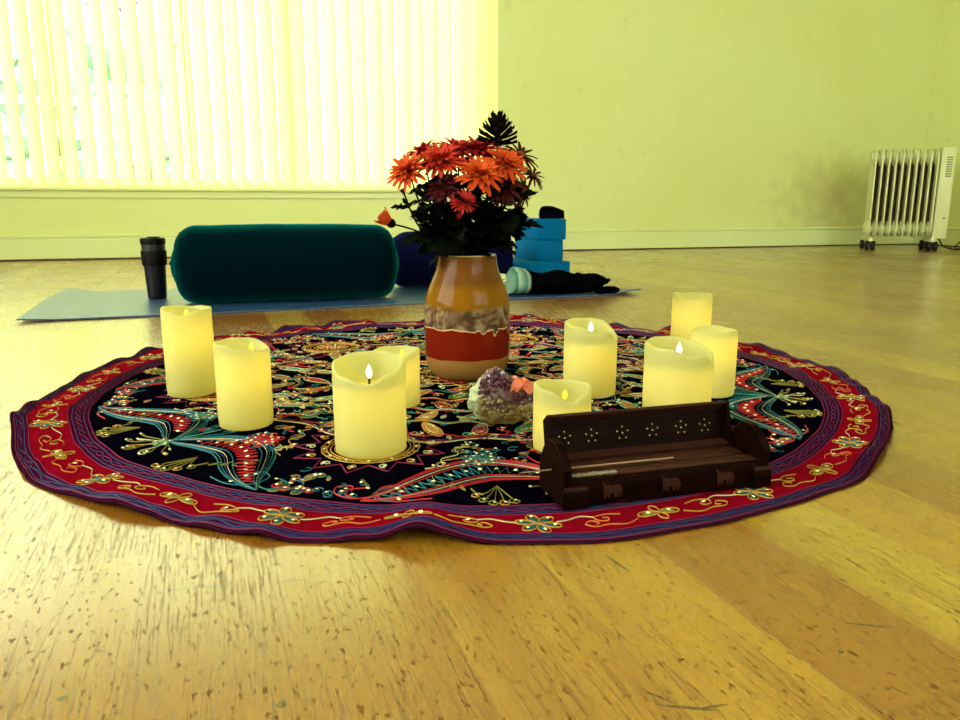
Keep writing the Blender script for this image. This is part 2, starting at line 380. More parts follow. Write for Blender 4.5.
# ------------------------------------------------------------------ bolsters
mat('teal_cotton', (.0003, .005, .009), .9, .0, .12, 40, .25, 400, sheen=.5); M['teal_cotton'].node_tree.nodes['Principled BSDF'].inputs['Sheen Tint'].default_value = (0, .55, .60, 1)
mat('indigo_cotton', (.003, .0035, .025), .9, .0, .15, 40, .3, 300, sheen=.5); M['indigo_cotton'].node_tree.nodes['Principled BSDF'].inputs['Sheen Tint'].default_value = (.10, .13, .65, 1)
mat('teal_piping', (.001, .02, .025), .8, .15)
def bolster(name, label, m, mp, c, ang, L, R, round_=.06, flat=.96):
    t = thing(name, label, 'bolster', (c[0], c[1], c[2]), ang)
    bm = bmesh.new(); seg = 56; prof = []
    n = 12
    for i in range(n+1):
        a = pi/2*i/n; prof.append((-L/2 + round_*(1-sin(a))*1.0 if 0 else -L/2 + round_*(1-cos(pi/2-a+0)) , 0))
    prof = [(-L/2-.014*(1-(q/6)**2), (R-round_)*q/6) for q in range(7)]
    for i in range(1, n+1):
        a = pi/2*i/n; prof.append((-L/2 + round_*(1-cos(a)), R-round_ + round_*sin(a)))
    for i in range(1, 12): prof.append((-L/2+round_ + (L-2*round_)*i/12, R + .003*sin(pi*i/12)))
    right = [(-x, r) for x, r in prof[:n+7][::-1]]
    prof += right
    rings = []
    for x, r in prof:
        if r < 1e-5: rings.append([bm.verts.new((x, 0, R*flat))]); continue
        ring = []
        for k in range(seg):
            a = 2*pi*k/seg; z = r*sin(a); y = r*cos(a)
            z = z*flat; 
            if z < -R*flat+.012: z = -R*flat + .012 + (z+R*flat-.012)*.35
            w_ = .0018*noise.noise(Vector((x*18, y*22, z*22)))
            ring.append(bm.verts.new((x, y*(1+w_/R), z*(1+w_/R) + R*flat - .0075)))
        rings.append(ring)
    for a, b in zip(rings, rings[1:]):
        for k in range(seg):
            q = (k+1) % seg
            if len(a) == 1: bm.faces.new((a[0], b[q], b[k]))
            elif len(b) == 1: bm.faces.new((a[k], a[q], b[0]))
            else: bm.faces.new((a[k], a[q], b[q], b[k]))
    obj('cover', bm, m, t)
    for s in (-1, 1):
        bm = bmesh.new(); rr = R - round_*.3; xx = s*(L/2 - round_*.28)
        tube(bm, [(xx, rr*cos(2*pi*k/48), R*flat-.0075+max(-R*flat+.008, rr*sin(2*pi*k/48)*flat)) for k in range(49)], .0012, 6, False)
        obj('piping', bm, mp, t)
    bm = bmesh.new(); tube(bm, [(-L/2-.012, 0, R*flat), (-L/2-.016, 0, R*flat), (-L/2-.018, 0, R*flat)], [.005, .005, .002], 10); obj('end_button', bm, mp, t)
    return t
bolster('bolster', 'large dark teal cylindrical bolster lying on the blue mat', 'teal_cotton', 'teal_piping', (-.556, 2.195, MT), radians(16), .615, .116, .062)
bolster('bolster', 'smaller indigo bolster behind the flower vase, half hidden by the teal bolster', 'indigo_cotton', 'indigo_cotton', (-.10, 2.60, MT), radians(18), .42, .10)

# ------------------------------------------------------------------ travel mug
mat('mug_shell', (.008, .007, .012), .3, .3, .3, 30); mat('mug_black', (.002, .0015, .002), .5, .12)
t = thing('travel_mug', 'dark insulated travel mug with a black grip band beside the teal bolster', 'travel mug', (-.960, 2.225, MT))
bm = bmesh.new(); lathe(bm, [(0, 0), (.025, 0), (.0265, .003), (.033, .158), (.0325, .16), (0, .16)], 40); obj('body', bm, 'mug_shell', t)
bm = bmesh.new(); lathe(bm, [(.030, .098), (.0335, .098), (.0348, .102), (.0356, .138), (.0348, .141), (.0315, .141)], 40); obj('grip_band', bm, 'mug_black', t)
bm = bmesh.new(); lathe(bm, [(0, .159), (.0335, .159), (.035, .162), (.035, .173), (.033, .177), (0, .177)], 40); box(bm, -.012, .018, -.012, .012, .176, .181, bev=.002); obj('lid', bm, 'mug_black', t)

# ------------------------------------------------------------------ foam blocks
mat('blue_foam', (.001, .115, .30), .85, .04, .08, 200, .15, 500)
BA = radians(21)
def corner_block(label, cx, cy, z, a, b, h, da=0):
    # cx, cy: the vertical edge nearest the camera; a along the right face, b along the left face
    bm = bmesh.new(); box(bm, 0, a, 0, b, 0, h, bev=.003)
    o = obj('foam_block', bm, 'blue_foam'); o.location = (cx, cy, z); o.rotation_euler = (0, 0, BA+da)
    return tag(o, label, 'yoga block', 'blue foam yoga blocks')
corner_block('wide blue foam yoga block lying flat at the bottom of the stack', .118, 2.66, MT, .225, .27, .072)
corner_block('blue foam yoga brick in the middle of the stack, under another brick', .205, 2.745, MT+.0725, .108, .20, .075)
corner_block('blue foam yoga brick topmost of the stack, under a small black strap roll', .207, 2.742, MT+.148, .115, .20, .075, radians(-1))
# strap roll
mat('black_webbing', (.002, .002, .006), .9, .0, .2, 60, .3, 300)
t = thing('yoga_strap', 'small rolled black strap lying on top of the blue foam blocks', 'strap', (.262, 2.815, MT+.2235), radians(10))
bm = bmesh.new(); pts = []
prism(bm, [(-.042, 0), (.042, 0), (.041, .022), (.032, .034), (.0, .045), (-.026, .046), (-.038, .038), (-.043, .02)], -.019, .019)
bmesh.ops.bevel(bm, geom=bm.edges[:], offset=.003, segments=2, affect='EDGES')
obj('rolled_webbing', bm, 'black_webbing', t)
bm = bmesh.new(); prism(bm, [(.030, .034), (.044, .028), (.046, .0), (.043, .0), (.041, .026), (.030, .0315)], -.018, .018); obj('loose_end', bm, 'black_webbing', t)

# ------------------------------------------------------------------ folded blanket + printed cloth
def mk_blanket():
    k = NT('blanket_wool'); tc = k.n('ShaderNodeTexCoord').outputs['Object']
    x = k.n('ShaderNodeSeparateXYZ', {0: tc}).outputs[0]
    n = k.n('ShaderNodeTexNoise', {'Vector': tc, 'Scale': 30.0, 'Detail': 3.0}).outputs['Fac']
    xx = k.math('ADD', x, k.math('MULTIPLY', n, .012))
    f = k.math('DIVIDE', k.math('ADD', xx, .19), .36)
    c = k.ramp(f, [(0, (.30, .42, .28)), (.085, (.04, .14, .12)), (.10, (.32, .46, .33)), (.165, (.05, .16, .15)), (.185, (.28, .38, .26)), (.205, (.0015, .0015, .002))], 'LINEAR')
    k.t.links.new(c, k.b.inputs['Base Color']); k.b.inputs['Roughness'].default_value = .95; k.b.inputs['Specular IOR Level'].default_value = .0
    k.t.links.new(k.n('ShaderNodeBump', {'Height': n, 'Strength': .6, 'Distance': .006}).outputs[0], k.b.inputs['Normal'])
mk_blanket()
mat('blanket_fold', (.0015, .0015, .003), .95, .0, .3, 50, .5, 120)
t = thing('folded_blanket', 'rolled dark blanket with a pale striped end on the right end of the mat', 'blanket', (.262, 2.36, MT), radians(14))
bm = bmesh.new(); seg = 36; rings = []
for i in range(33):
    u = i/32; x = -.185 + .31*u
    ry = .058*(1-.18*u)*min(1, .45+sqrt(max(0, u*9)) )*min(1, .5+sqrt(max(0, (1-u)*12)))
    rz = (.040 - .012*u + .003*sin(u*14))*min(1, .35+sqrt(max(0, u*7)))*min(1, .4+sqrt(max(0, (1-u)*10)))
    ring = []
    for k in range(seg):
        a = 2*pi*k/seg; nn = 1 + .10*noise.noise(Vector((x*14, cos(a)*1.3, sin(a)*1.3)))
        z = rz*sin(a)*nn + rz; z = max(z, .0005)
        ring.append(bm.verts.new((x, ry*cos(a)*nn, z)))
    rings.append(ring)
for a, b in zip(rings, rings[1:]):
    for k in range(seg): bm.faces.new((a[k], a[(k+1) % seg], b[(k+1) % seg], b[k]))
bm.faces.new(rings[0][::-1]); bm.faces.new(rings[-1]); obj('roll', bm, 'blanket_wool', t)
for (x0, y0, z0, l, r) in ((.03, -.015, .056, .12, .012), (.05, .015, .050, .10, .014), (.08, -.045, .014, .09, .012)):
    bm = bmesh.new(); tube(bm, [(x0+l*s/10, y0+.006*sin(s*1.3), max(r*.9, z0-.002*s+.004*sin(s*2))) for s in range(11)], [r*min(1, .4+s*.3, .4+(10-s)*.3) for s in range(11)], 12); obj('fold', bm, 'blanket_fold', t)
def mk_print():
    k = NT('printed_cloth'); tc = k.n('ShaderNodeTexCoord').outputs['Object']
    n = k.n('ShaderNodeTexNoise', {'Vector': tc, 'Scale': 26.0, 'Detail': 1.0, 'Distortion': 2.0}).outputs['Fac']
    k.t.links.new(k.ramp(n, [(.50, (.75, .78, .5)), (.53, (.02, .03, .03)), (.58, (.02, .03, .03)), (.6, (.7, .75, .5))]), k.b.inputs['Base Color']); k.b.inputs['Roughness'].default_value = .9
mk_print()
bm = bmesh.new(); bmesh.ops.create_icosphere(bm, subdivisions=4, radius=1)
for v in bm.verts:
    d = 1 + .12*noise.noise(v.co*2.2); v.co = Vector((v.co.x*.058*d, v.co.y*.05*d, max(0, .030 + v.co.z*.031*d)))
o = obj('folded_cloth', bm, 'printed_cloth'); o.location = (.048, 2.37, MT); tag(o, 'folded white cloth with a black print between the vase and the dark blanket', 'cloth')

# ------------------------------------------------------------------ oil radiator
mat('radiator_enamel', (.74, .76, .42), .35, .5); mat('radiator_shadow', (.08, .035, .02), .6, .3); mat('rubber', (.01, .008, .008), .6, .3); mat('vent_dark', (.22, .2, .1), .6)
t = thing('oil_heater', 'white oil-filled radiator heater on black castors against the far wall', 'heater', (2.715, 4.85, 0), radians(-17))
NF = 10; SP = .0385; X0 = -.225
for i in range(NF):
    x = X0 + i*SP; bm = bmesh.new()
    H0, H1, D = .085, .622, .070
    poly = []
    for cy_, cz_, a0 in ((D-.03, H1-.03, 0), (-D+.03, H1-.03, 90), (-D+.03, H0+.03, 180), (D-.03, H0+.03, 270)):
        for s in range(5): a = radians(a0 + s*22.5); poly.append((cy_+.03*cos(a), cz_+.03*sin(a)))
    prism(bm, poly, x-.0025, x+.0025, 'x')
    # flared outer front/back lips, wider than the fin's web
    for s in (-1, 1): box(bm, x-.005, x+.005, s*D-.003, s*D+.003, H0+.03, H1-.03, bev=.002)
    obj('fin', bm, 'radiator_enamel', t)
for z in (.135, .573):
    bm = bmesh.new(); tube(bm, [(X0-.02, 0, z), (X0+NF*SP, 0, z)], .036, 20)
    for i in range(NF): tube(bm, [(X0+i*SP-.012, 0, z), (X0+i*SP+.012, 0, z)], .05, 20)
    obj('oil_pipe', bm, 'radiator_enamel', t)
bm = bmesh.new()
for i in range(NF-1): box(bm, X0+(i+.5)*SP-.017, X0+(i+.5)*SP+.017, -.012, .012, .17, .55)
obj('gap_shade', bm, 'radiator_shadow', t)  # dark slabs between the fins: shade of the gaps put in as colour
bm = bmesh.new(); box(bm, X0+NF*SP-.026, X0+NF*SP+.052, -.078, .078, .075, .628, bev=.008); cb = obj('control_box', bm, 'radiator_enamel', t)
bm = bmesh.new()
for k in range(9): box(bm, X0+NF*SP+.004, X0+NF*SP+.036, -.0795, -.0775, .45+k*.014, .457+k*.014)
obj('vent_grille', bm, 'vent_dark', cb, False)
bm = bmesh.new(); tube(bm, [(X0+NF*SP+.025, -.077, .20), (X0+NF*SP+.025, -.085, .20)], .006, 14); obj('indicator', bm, 'vent_dark', cb)
for x in (X0+.01, X0+.36):
    bm = bmesh.new(); box(bm, x-.014, x+.014, -.10, .10, .055, .080, bev=.003); fo = obj('foot_bar', bm, 'radiator_enamel', t)
    for y in (-.088, .088):
        bm = bmesh.new()
        for s in (-1, 1): tube(bm, [(x+s*.016-.010, y, .029), (x+s*.016+.010, y, .029)], .029, 18)
        obj('castor', bm, 'rubber', fo)
bm = bmesh.new()
pts = catmull([(2.87, 4.79, .13), (2.91, 4.78, .04), (2.99, 4.80, .008), (3.12, 4.86, .006), (3.16, 4.9, .006)], 8)
tube(bm, pts, .0045, 8)
o = obj('power_cord', bm, 'rubber', None)
bm = bmesh.new()
pts = catmull([(3.30, 5.02, .22), (3.22, 4.95, .16), (3.10, 4.86, .07), (3.04, 4.84, .03), (3.06, 4.86, .006), (3.2, 4.9, .006)], 8)
tube(bm, pts, .0045, 8); me2 = bpy.data.meshes.new('t'); bm.to_mesh(me2); bm.free()
bm = bmesh.new(); bm.from_mesh(o.data); bm.from_mesh(me2); bm.to_mesh(o.data); bm.free()
tag(o, 'black power cord trailing from the white heater across the floor', 'cord')

# ------------------------------------------------------------------ round embroidered rug
RC = (-.03, 1.19); RR = .622
def hz(x, y):                                            # height of the cloth over the floor
    r = hypot(x, y); a = atan2(y, x); d = math.degrees(a)
    e = sm(.50, .63, r)
    calm = 1 - .97*sm(-92, -84, d)*sm(-40, -50, d)
    w_ = .5+.5*sin(17*a + 2.3*sin(3*a)+1.7*noise.noise(Vector((a*3, 0, 0)))); w2 = .5+.5*sin(9*a+1+.9*sin(5*a))
    back = sm(10, 60, d)*sm(175, 140, d) if d > 0 else 0
    z = .0016 + e*calm*(.0022*w_ + .004*w2 + back*.007*w_)
    z += e*calm*.0075*noise.noise(Vector((x*26, y*26, 1.5)))*(1+1.0*back)
    z += .016*e*math.exp(-((d+92)/3.2)**2)                # the ruck at the front edge
    z += e*.006*math.exp(-((d-25)/5)**2) + e*.009*math.exp(-((d+155)/9)**2)
    z += .0012*sm(.1, .3, r)*noise.noise(Vector((x*9, y*9, 0)))*sm(.62, .4, r)
    return max(z, .0013 + .001*e)
def rad(a):
    return RR + .006*noise.noise(Vector((cos(a)*7, sin(a)*7, 0))) + .005*sin(5*a+.6) + .003*sin(13*a) + .004*sin(2*a+1)
rug = thing('round_rug', 'round red and black embroidered rug with wavy edges under the candles', 'rug', (RC[0], RC[1], 0))
K = {'rug_black': (.0015, .0012, .004), 'rug_red': (.20, .002, .010), 'rug_plum': (.065, .003, .028), 'rug_navy': (.012, .018, .07), 'rug_hem': (.03, .004, .015)}
for n_, c_ in K.items(): mat(n_, c_, .9, .0, .25, 60, .5, 900)
def ring_mesh(name, r0, r1, m, lift=0, nr=6, seg=360):
    # radii as fractions scaled so that r1=.622 follows the wavy rim
    bm = bmesh.new(); rows = []
    for i in range(nr+1):
        row = []
        for k in range(seg):
            a = 2*pi*k/seg; s = 1 + (rad(a)/RR-1)*sm(.5, .62, r0+(r1-r0)*i/nr); r = (r0+(r1-r0)*i/nr)*s
            x, y = r*cos(a), r*sin(a); row.append(bm.verts.new((x, y, hz(x, y)+lift)))
            if r < 1e-6: row = row*seg; break
        rows.append(row)
    for a, b in zip(rows, rows[1:]):
        for k in range(seg):
            q = (k+1) % seg
            if a[k] is a[q]: bm.faces.new((a[k], b[k], b[q]))
            else: bm.faces.new((a[k], b[k], b[q], a[q]))
    return obj(name, bm, m, rug)
ring_mesh('centre_field', 0, .538, 'rug_black', 0, 50, 240)
ring_mesh('inner_border', .538, .562, 'rug_plum', 0, 4)
ring_mesh('red_band', .562, .605, 'rug_red', 0, 6)
ring_mesh('outer_border', .605, .6195, 'rug_plum', 0, 3)
# hem: rolled edge with thickness to the floor
bm = bmesh.new(); seg = 360; rows = []
for (dr, mode) in ((-.0025, 0), (0, 1), (.0015, 2), (.0, 3), (-.02, 4)):
    row = []
    for k in range(seg):
        a = 2*pi*k/seg; r = rad(a)+dr; x, y = r*cos(a), r*sin(a); h = hz(x, y)
        z = {0: h, 1: h+.0005, 2: h-.0012, 3: max(.0006, h-.0035), 4: max(.0004, h-.004)}[mode]
        row.append(bm.verts.new((x, y, z)))
    rows.append(row)
for a, b in zip(rows, rows[1:]):
    for k in range(seg): bm.faces.new((a[k], b[k], b[(k+1) % seg], a[(k+1) % seg]))
obj('hem', bm, 'rug_hem', rug)

TH = {'teal': (.003, .14, .18), 'gold': (.55, .30, .035), 'cream': (.68, .62, .30), 'magenta': (.20, .003, .055), 'scarlet': (.55, .012, .02),
      'blue': (.006, .018, .10), 'green': (.02, .30, .10), 'tan': (.50, .20, .05), 'olive': (.26, .22, .03), 'mint': (.12, .45, .33), 'orange': (.68, .18, .03), 'sea': (.004, .10, .14)}
TN = list(TH)
for n_ in TN: mat('thread_'+n_, tuple(v*.8 for v in TH[n_]), .6, .2, .3, 300)
tbm = bmesh.new()
def rug_scale(x, y):
    r = hypot(x, y); a = atan2(y, x); return 1 + (rad(a)/RR-1)*sm(.5, .62, r)
def stroke(pts, col, wd=.0013, ht=.0011, lift=.0002, closed=False, dash=0):
    mi = TN.index(col); P = [Vector((p[0], p[1])) for p in pts]; n = len(P)
    if n < 2: return
    rows = []
    for i, p in enumerate(P):
        d = (P[(i+1) % n]-P[i-1]) if closed else (P[min(i+1, n-1)]-P[max(i-1, 0)])
        if d.length < 1e-9: d = Vector((1, 0))
        d.normalize(); nr = Vector((-d.y, d.x)); ww = wd*.78*(1+.25*sin(i*2.1))
        s = rug_scale(p.x, p.y); row = []
        for o_, h_ in ((-ww/2, 0), (0, ht), (ww/2, 0)):
            q = (p + nr*o_)*s; row.append(tbm.verts.new((q.x, q.y, hz(q.x, q.y)+lift+h_)))
        rows.append(row)
    m = n if closed else n-1
    for i in range(m):
        a, b = rows[i], rows[(i+1) % n]
        if dash and (i % (2*dash)) >= dash: continue
        for k in (0, 1): tbm.faces.new((a[k], b[k], b[k+1], a[k+1])).material_index = mi
def fill(pts, col, lift=.0006):
    mi = TN.index(col); c = Vector((sum(p[0] for p in pts)/len(pts), sum(p[1] for p in pts)/len(pts)))
    def V(p, l): s = rug_scale(p[0], p[1]); x, y = p[0]*s, p[1]*s; return tbm.verts.new((x, y, hz(x, y)+l))
    cv = V(c, lift+.0006); vs = [V(p, lift*.3) for p in pts]
    for i in range(len(vs)): tbm.faces.new((vs[i], vs[(i+1) % len(vs)], cv)).material_index = mi
seqs = []
def seq(x, y, s=.0021): seqs.append((x, y, s))
class Fr:                                                # a motif frame: origin at polar (r, angle), t tangential (ccw), q outward
    def __init__(s, r, a, sc=1, flip=1): s.o = Vector((r*cos(a), r*sin(a))); s.q = Vector((cos(a), sin(a))); s.t = Vector((-sin(a), cos(a)))*flip; s.k = sc
    def __call__(s, t, q): return s.o + (s.t*t + s.q*q)*s.k
def curve(fr, P, n=7, closed=False): return [fr(p.x, p.y) for p in catmull([Vector((a, b, 0)) for a, b in P], n, closed)]
def spiral(fr, cx, cy, r, turns=1.25, a0=0, dirn=1, n=18): return [fr(cx + r*(1-i/n*.8)*cos(a0+dirn*turns*2*pi*i/n), cy + r*(1-i/n*.8)*sin(a0+dirn*turns*2*pi*i/n)) for i in range(n+1)]
def petal(L, W, a, n=10):
    out = []
    for i in range(n*2):
        t = i/(n*2)*2*pi; u = (1-cos(t))/2*L; v = sin(t)*W*(.6+.4*u/L)
        out.append((u*cos(a)-v*sin(a), u*sin(a)+v*cos(a)))
    return out
def flower(fr, R, n, outline, fillc, ctr='cream', rot=0, sq=True):
    for k in range(n):
        a = rot+2*pi*k/n; p = petal(R, R*.30, a); 
        if fillc: fill([fr(*q) for q in petal(R*.8, R*.2, a)], fillc)
        stroke([fr(*q) for q in p], outline, .0009, closed=True)
        if sq: q = fr(R*.72*cos(a), R*.72*sin(a)); seq(q.x, q.y, .0017)
    fill([fr(R*.15*cos(x*pi/4), R*.15*sin(x*pi/4)) for x in range(8)], ctr)
# --- border rings
def wavy(r, amp, n, ph=0, N=720): return [((r+amp*sin(n*2*pi*i/N+ph))*cos(2*pi*i/N), (r+amp*sin(n*2*pi*i/N+ph))*sin(2*pi*i/N)) for i in range(N)]
for r, c, wd in ((.5395, 'magenta', .0011), (.5445, 'blue', .0016), (.5575, 'blue', .0015), (.562, 'magenta', .001), (.6055, 'magenta', .0010), (.6095, 'blue', .0016), (.6165, 'blue', .0012), (.619, 'magenta', .0011)):
    stroke(wavy(r, .0004, 40), c, wd, closed=True)
stroke(wavy(.551, .0028, 75), 'blue', .0012, closed=True); stroke(wavy(.551, .0028, 75, pi), 'magenta', .0008, closed=True)
stroke(wavy(.613, .0018, 90), 'blue', .0014, closed=True)
for k in range(32):                                      # flowers on the red band, alternating
    a = radians(-82 + k*11.25); fr = Fr(.584, a)
    if k % 2 == 0: flower(fr, .0205, 6, 'gold', 'sea', 'cream', .3)
    else:
        for s in (-1, 1):
            p = petal(.0215, .0062, 0); fill([fr(s*x*.8, y*.7) for x, y in p], 'olive'); stroke([fr(s*x, y) for x, y in p], 'gold', .0009, closed=True)
            q = fr(s*.011, 0); seq(q.x, q.y)
        for s in (-1, 1): stroke([fr(y*.8, s*x*.7) for x, y in p], 'gold', .0009, closed=True)
    f2 = Fr(.584, a+radians(5.6), 1, 1 if k % 2 else -1)
    c_ = 'gold' if k % 3 else 'orange'
    stroke(curve(f2, [(-.034, .004), (-.02, .012), (-.004, .009), (.010, .011), (.017, .005), (.010, -.001), (.004, .004), (.008, .007)]), c_, .0009)
    stroke(curve(f2, [(-.022, -.009), (-.008, -.012), (.004, -.008), (.002, .0), (-.006, .001), (-.008, -.004), (-.003, -.006)]), c_, .0009)
    stroke(curve(f2, [(.004, -.008), (.016, -.012), (.03, -.006), (.04, -.004)]), 'cream', .0007)
    if k % 2: q = f2(-.004, -.004); seq(q.x, q.y, .0022)
# --- six double-leaf motifs
def leafpair(ang, red=False):
    tl, sc = ('scarlet', 'teal') if red else ('teal', 'scarlet')
    for s in (-1, 1):
        cpol = [(0, .478), (5, .450), (10, .438), (14, .450), (18, .483), (21, .510), (24, .530)]
        C_ = catmull([Vector((radians(d)*.48, r-.48, 0)) for d, r in cpol], 8)
        fr = Fr(0, 0)
        def at(p, off, i):
            q0 = C_[max(0, i-1)]; q1 = C_[min(len(C_)-1, i+1)]; d = (q1-q0).normalized(); nn = Vector((-d.y, d.x, 0))
            v = p + nn*off; a = ang + s*v.x/.48; r = .48+v.y; return (r*cos(a), r*sin(a))
        n = len(C_)
        prof = [sin(pi*min(1, i/(n-1)*1.0)**.8) for i in range(n)]
        for wd_, c_, tw in ((.034, tl, .0022), (.030, tl, .0014), (.023, 'cream', .0007), (.026, 'blue', .0012), (.017, tl, .0011)):
            for sg in (-1, 1): stroke([at(p, sg*wd_*prof[i], i) for i, p in enumerate(C_)], c_, tw)
        body = [at(p, .011*prof[i], i) for i, p in enumerate(C_[4:-5], 4)] + [at(p, -.011*prof[i], i) for i, p in list(enumerate(C_[4:-5], 4))[::-1]]
        for i in range(6, n-7, 2): 
            stroke([at(C_[i], -.012*prof[i], i), at(C_[i+1], .012*prof[i], i+1), at(C_[i+2], -.012*prof[i], i+2)], sc, .0015)
            if i % 4 == 2: q = at(C_[i], 0, i); seq(q[0], q[1], .0023)
    f = Fr(.48, ang)
    for i in range(9):                                   # yellow spray fanning outwards
        th = radians(90 + (i-4)*17); L = .052 - .004*abs(i-4); cx, cy = cos(th), sin(th); sd = 1 if i % 2 else -1
        P = [(0, 0), (cx*L*.4 + sd*.004*cy, cy*L*.4), (cx*L*.8, cy*L*.8), (cx*L + .006*sd, cy*L*.92), (cx*L*.9+.009*sd, cy*L*.78), (cx*L*.82+.004*sd, cy*L*.8)]
        P = [(a*1.25, min(b, .048)) for a, b in P]
        stroke(curve(f, P), ('olive', 'gold', 'olive', 'cream')[i % 4], .0010)
        q = f(P[3][0], P[3][1]); seq(q.x, q.y, .0018)
    for sd in (-1, 1):
        g = Fr(.50, ang + sd*radians(9.5))
        for i in range(5):
            th = radians(90 + (i-2)*26 - sd*18); L = .034
            stroke(spiral(g, cos(th)*L*.7, min(.032, sin(th)*L), .007, 1.2, th+pi, sd, 11), ('olive', 'gold', 'olive')[i % 3], .0010)
            stroke(curve(g, [(0, -.012), (cos(th)*L*.35, sin(th)*L*.3), (cos(th)*L*.6, min(.028, sin(th)*L*.8))], 4), 'olive', .0009)
            q = g(cos(th)*L*.7, min(.032, sin(th)*L)); seq(q.x, q.y, .0017)
        g = Fr(.512, ang + sd*radians(27.5))
        for i in range(4): stroke(spiral(g, (i-1.5)*.013, .006*(i % 2), .007, 1.3, i, sd, 11), ('teal', 'scarlet')[sd > 0], .0013); q = g((i-1.5)*.013, .006*(i % 2)); seq(q.x, q.y, .0019)
    flower(Fr(.487, ang), .012, 5, 'mint', 'teal')
    for s in (-1, 1):                                    # rays of teal from the node inwards
        stroke(curve(f, [(0, 0), (s*.012, -.03), (s*.03, -.06), (s*.055, -.075)]), tl, .0018)
        stroke(curve(f, [(0, 0), (s*.006, -.03), (s*.02, -.065), (s*.02, -.09), (s*.008, -.095), (s*.006, -.083)]), tl, .0014)
    stroke(curve(f, [(0, 0), (0, -.05), (0, -.1)]), 'mint', .001)
def sunburst(ang):
    f = Fr(.372, ang); N = 13; P = []
    for i in range(N*2):
        r = .089 if i % 2 == 0 else .064; a = 2*pi*i/(N*2); P.append((r*cos(a), r*sin(a)))
    Q = []
    for i in range(len(P)):
        a, b = Vector(P[i]), Vector(P[(i+1) % len(P)])
        for s in range(3): v = a.lerp(b, s/3); Q.append(f(v.x, v.y))
    stroke(Q, 'magenta', .0022, closed=True)
    for r, c in ((.046, 'gold'), (.050, 'gold'), (.056, 'gold'), (.041, 'orange')): stroke([f(r*cos(2*pi*i/48), r*sin(2*pi*i/48)) for i in range(48)], c, .0016, closed=True)
    for i in range(20):
        a = 2*pi*i/20; stroke(spiral(Fr(.372, ang), .0525*cos(a), .0525*sin(a), .0048, 1, a), 'gold', .0011)
    for i in range(N):
        a = 2*pi*i/N; stroke(spiral(f, .069*cos(a), .069*sin(a), .0065, 1.2, a, 1, 12), 'gold' if i % 2 else 'cream', .0009)
        q = f(.073*cos(a), .073*sin(a)); seq(q.x, q.y); a += pi/N; q = f(.053*cos(a), .053*sin(a)); seq(q.x, q.y, .0018)
    for j in range(3): flower(f, .012+.011*j, 6+2*j, ('gold', 'scarlet', 'gold')[j], None, 'gold', j*.3)
    # teal curl and red scroll outside the star
    stroke(curve(f, [(.105, .145), (.075, .150), (.06, .135), (.07, .115), (.085, .122), (.078, .135)]), 'teal', .0020)
def seg_motifs(ang):                                      # around a sunburst centred on ang
    f = Fr(.372, ang)
    for s, c in ((-1, 'teal'), (1, 'scarlet')):
        stroke(curve(f, [(s*.12, .135), (s*.09, .150), (s*.066, .140), (s*.062, .118), (s*.078, .108), (s*.088, .122), (s*.076, .130)]), c, .0022)
        stroke(curve(f, [(s*.066, .140), (s*.045, .152), (s*.025, .145), (s*.018, .128), (s*.032, .122), (s*.036, .135)]), c, .0020)
        stroke(curve(f, [(s*.045, .152), (s*.03, .135), (s*.048, .122)]), c, .0018)
        for u, v in ((.078, .118), (.03, .132), (.05, .125), (.09, .145)): q = f(s*u, v); seq(q.x, q.y, .0023)
        c2 = 'scarlet' if s < 0 else 'teal'
        flower(Fr(.405, ang + s*radians(19.5)), .026, 7, c2, c2 if s < 0 else 'sea', 'cream')
        flower(Fr(.405, ang + s*radians(19.5)), .017, 7, 'scarlet' if s < 0 else 'mint', None, 'gold', .4)
        stroke(curve(f, [(s*.085, .055), (s*.10, .04), (s*.092, .02), (s*.105, .0), (s*.095, -.02), (s*.108, -.03), (s*.10, -.045)]), 'cream' if s > 0 else 'gold', .0012)
        stroke(spiral(f, s*.098, .035, .009, 1.2, 0, s), 'cream', .001)
        stroke(spiral(f, s*.10, -.012, .010, 1.3, 1, -s), 'olive', .001)
        for i in range(5): stroke(curve(f, [(s*(.10+.012*i), .075+.006*i), (s*(.108+.012*i), .092+.004*i), (s*(.100+.012*i), .098)]), 'olive', .0012)
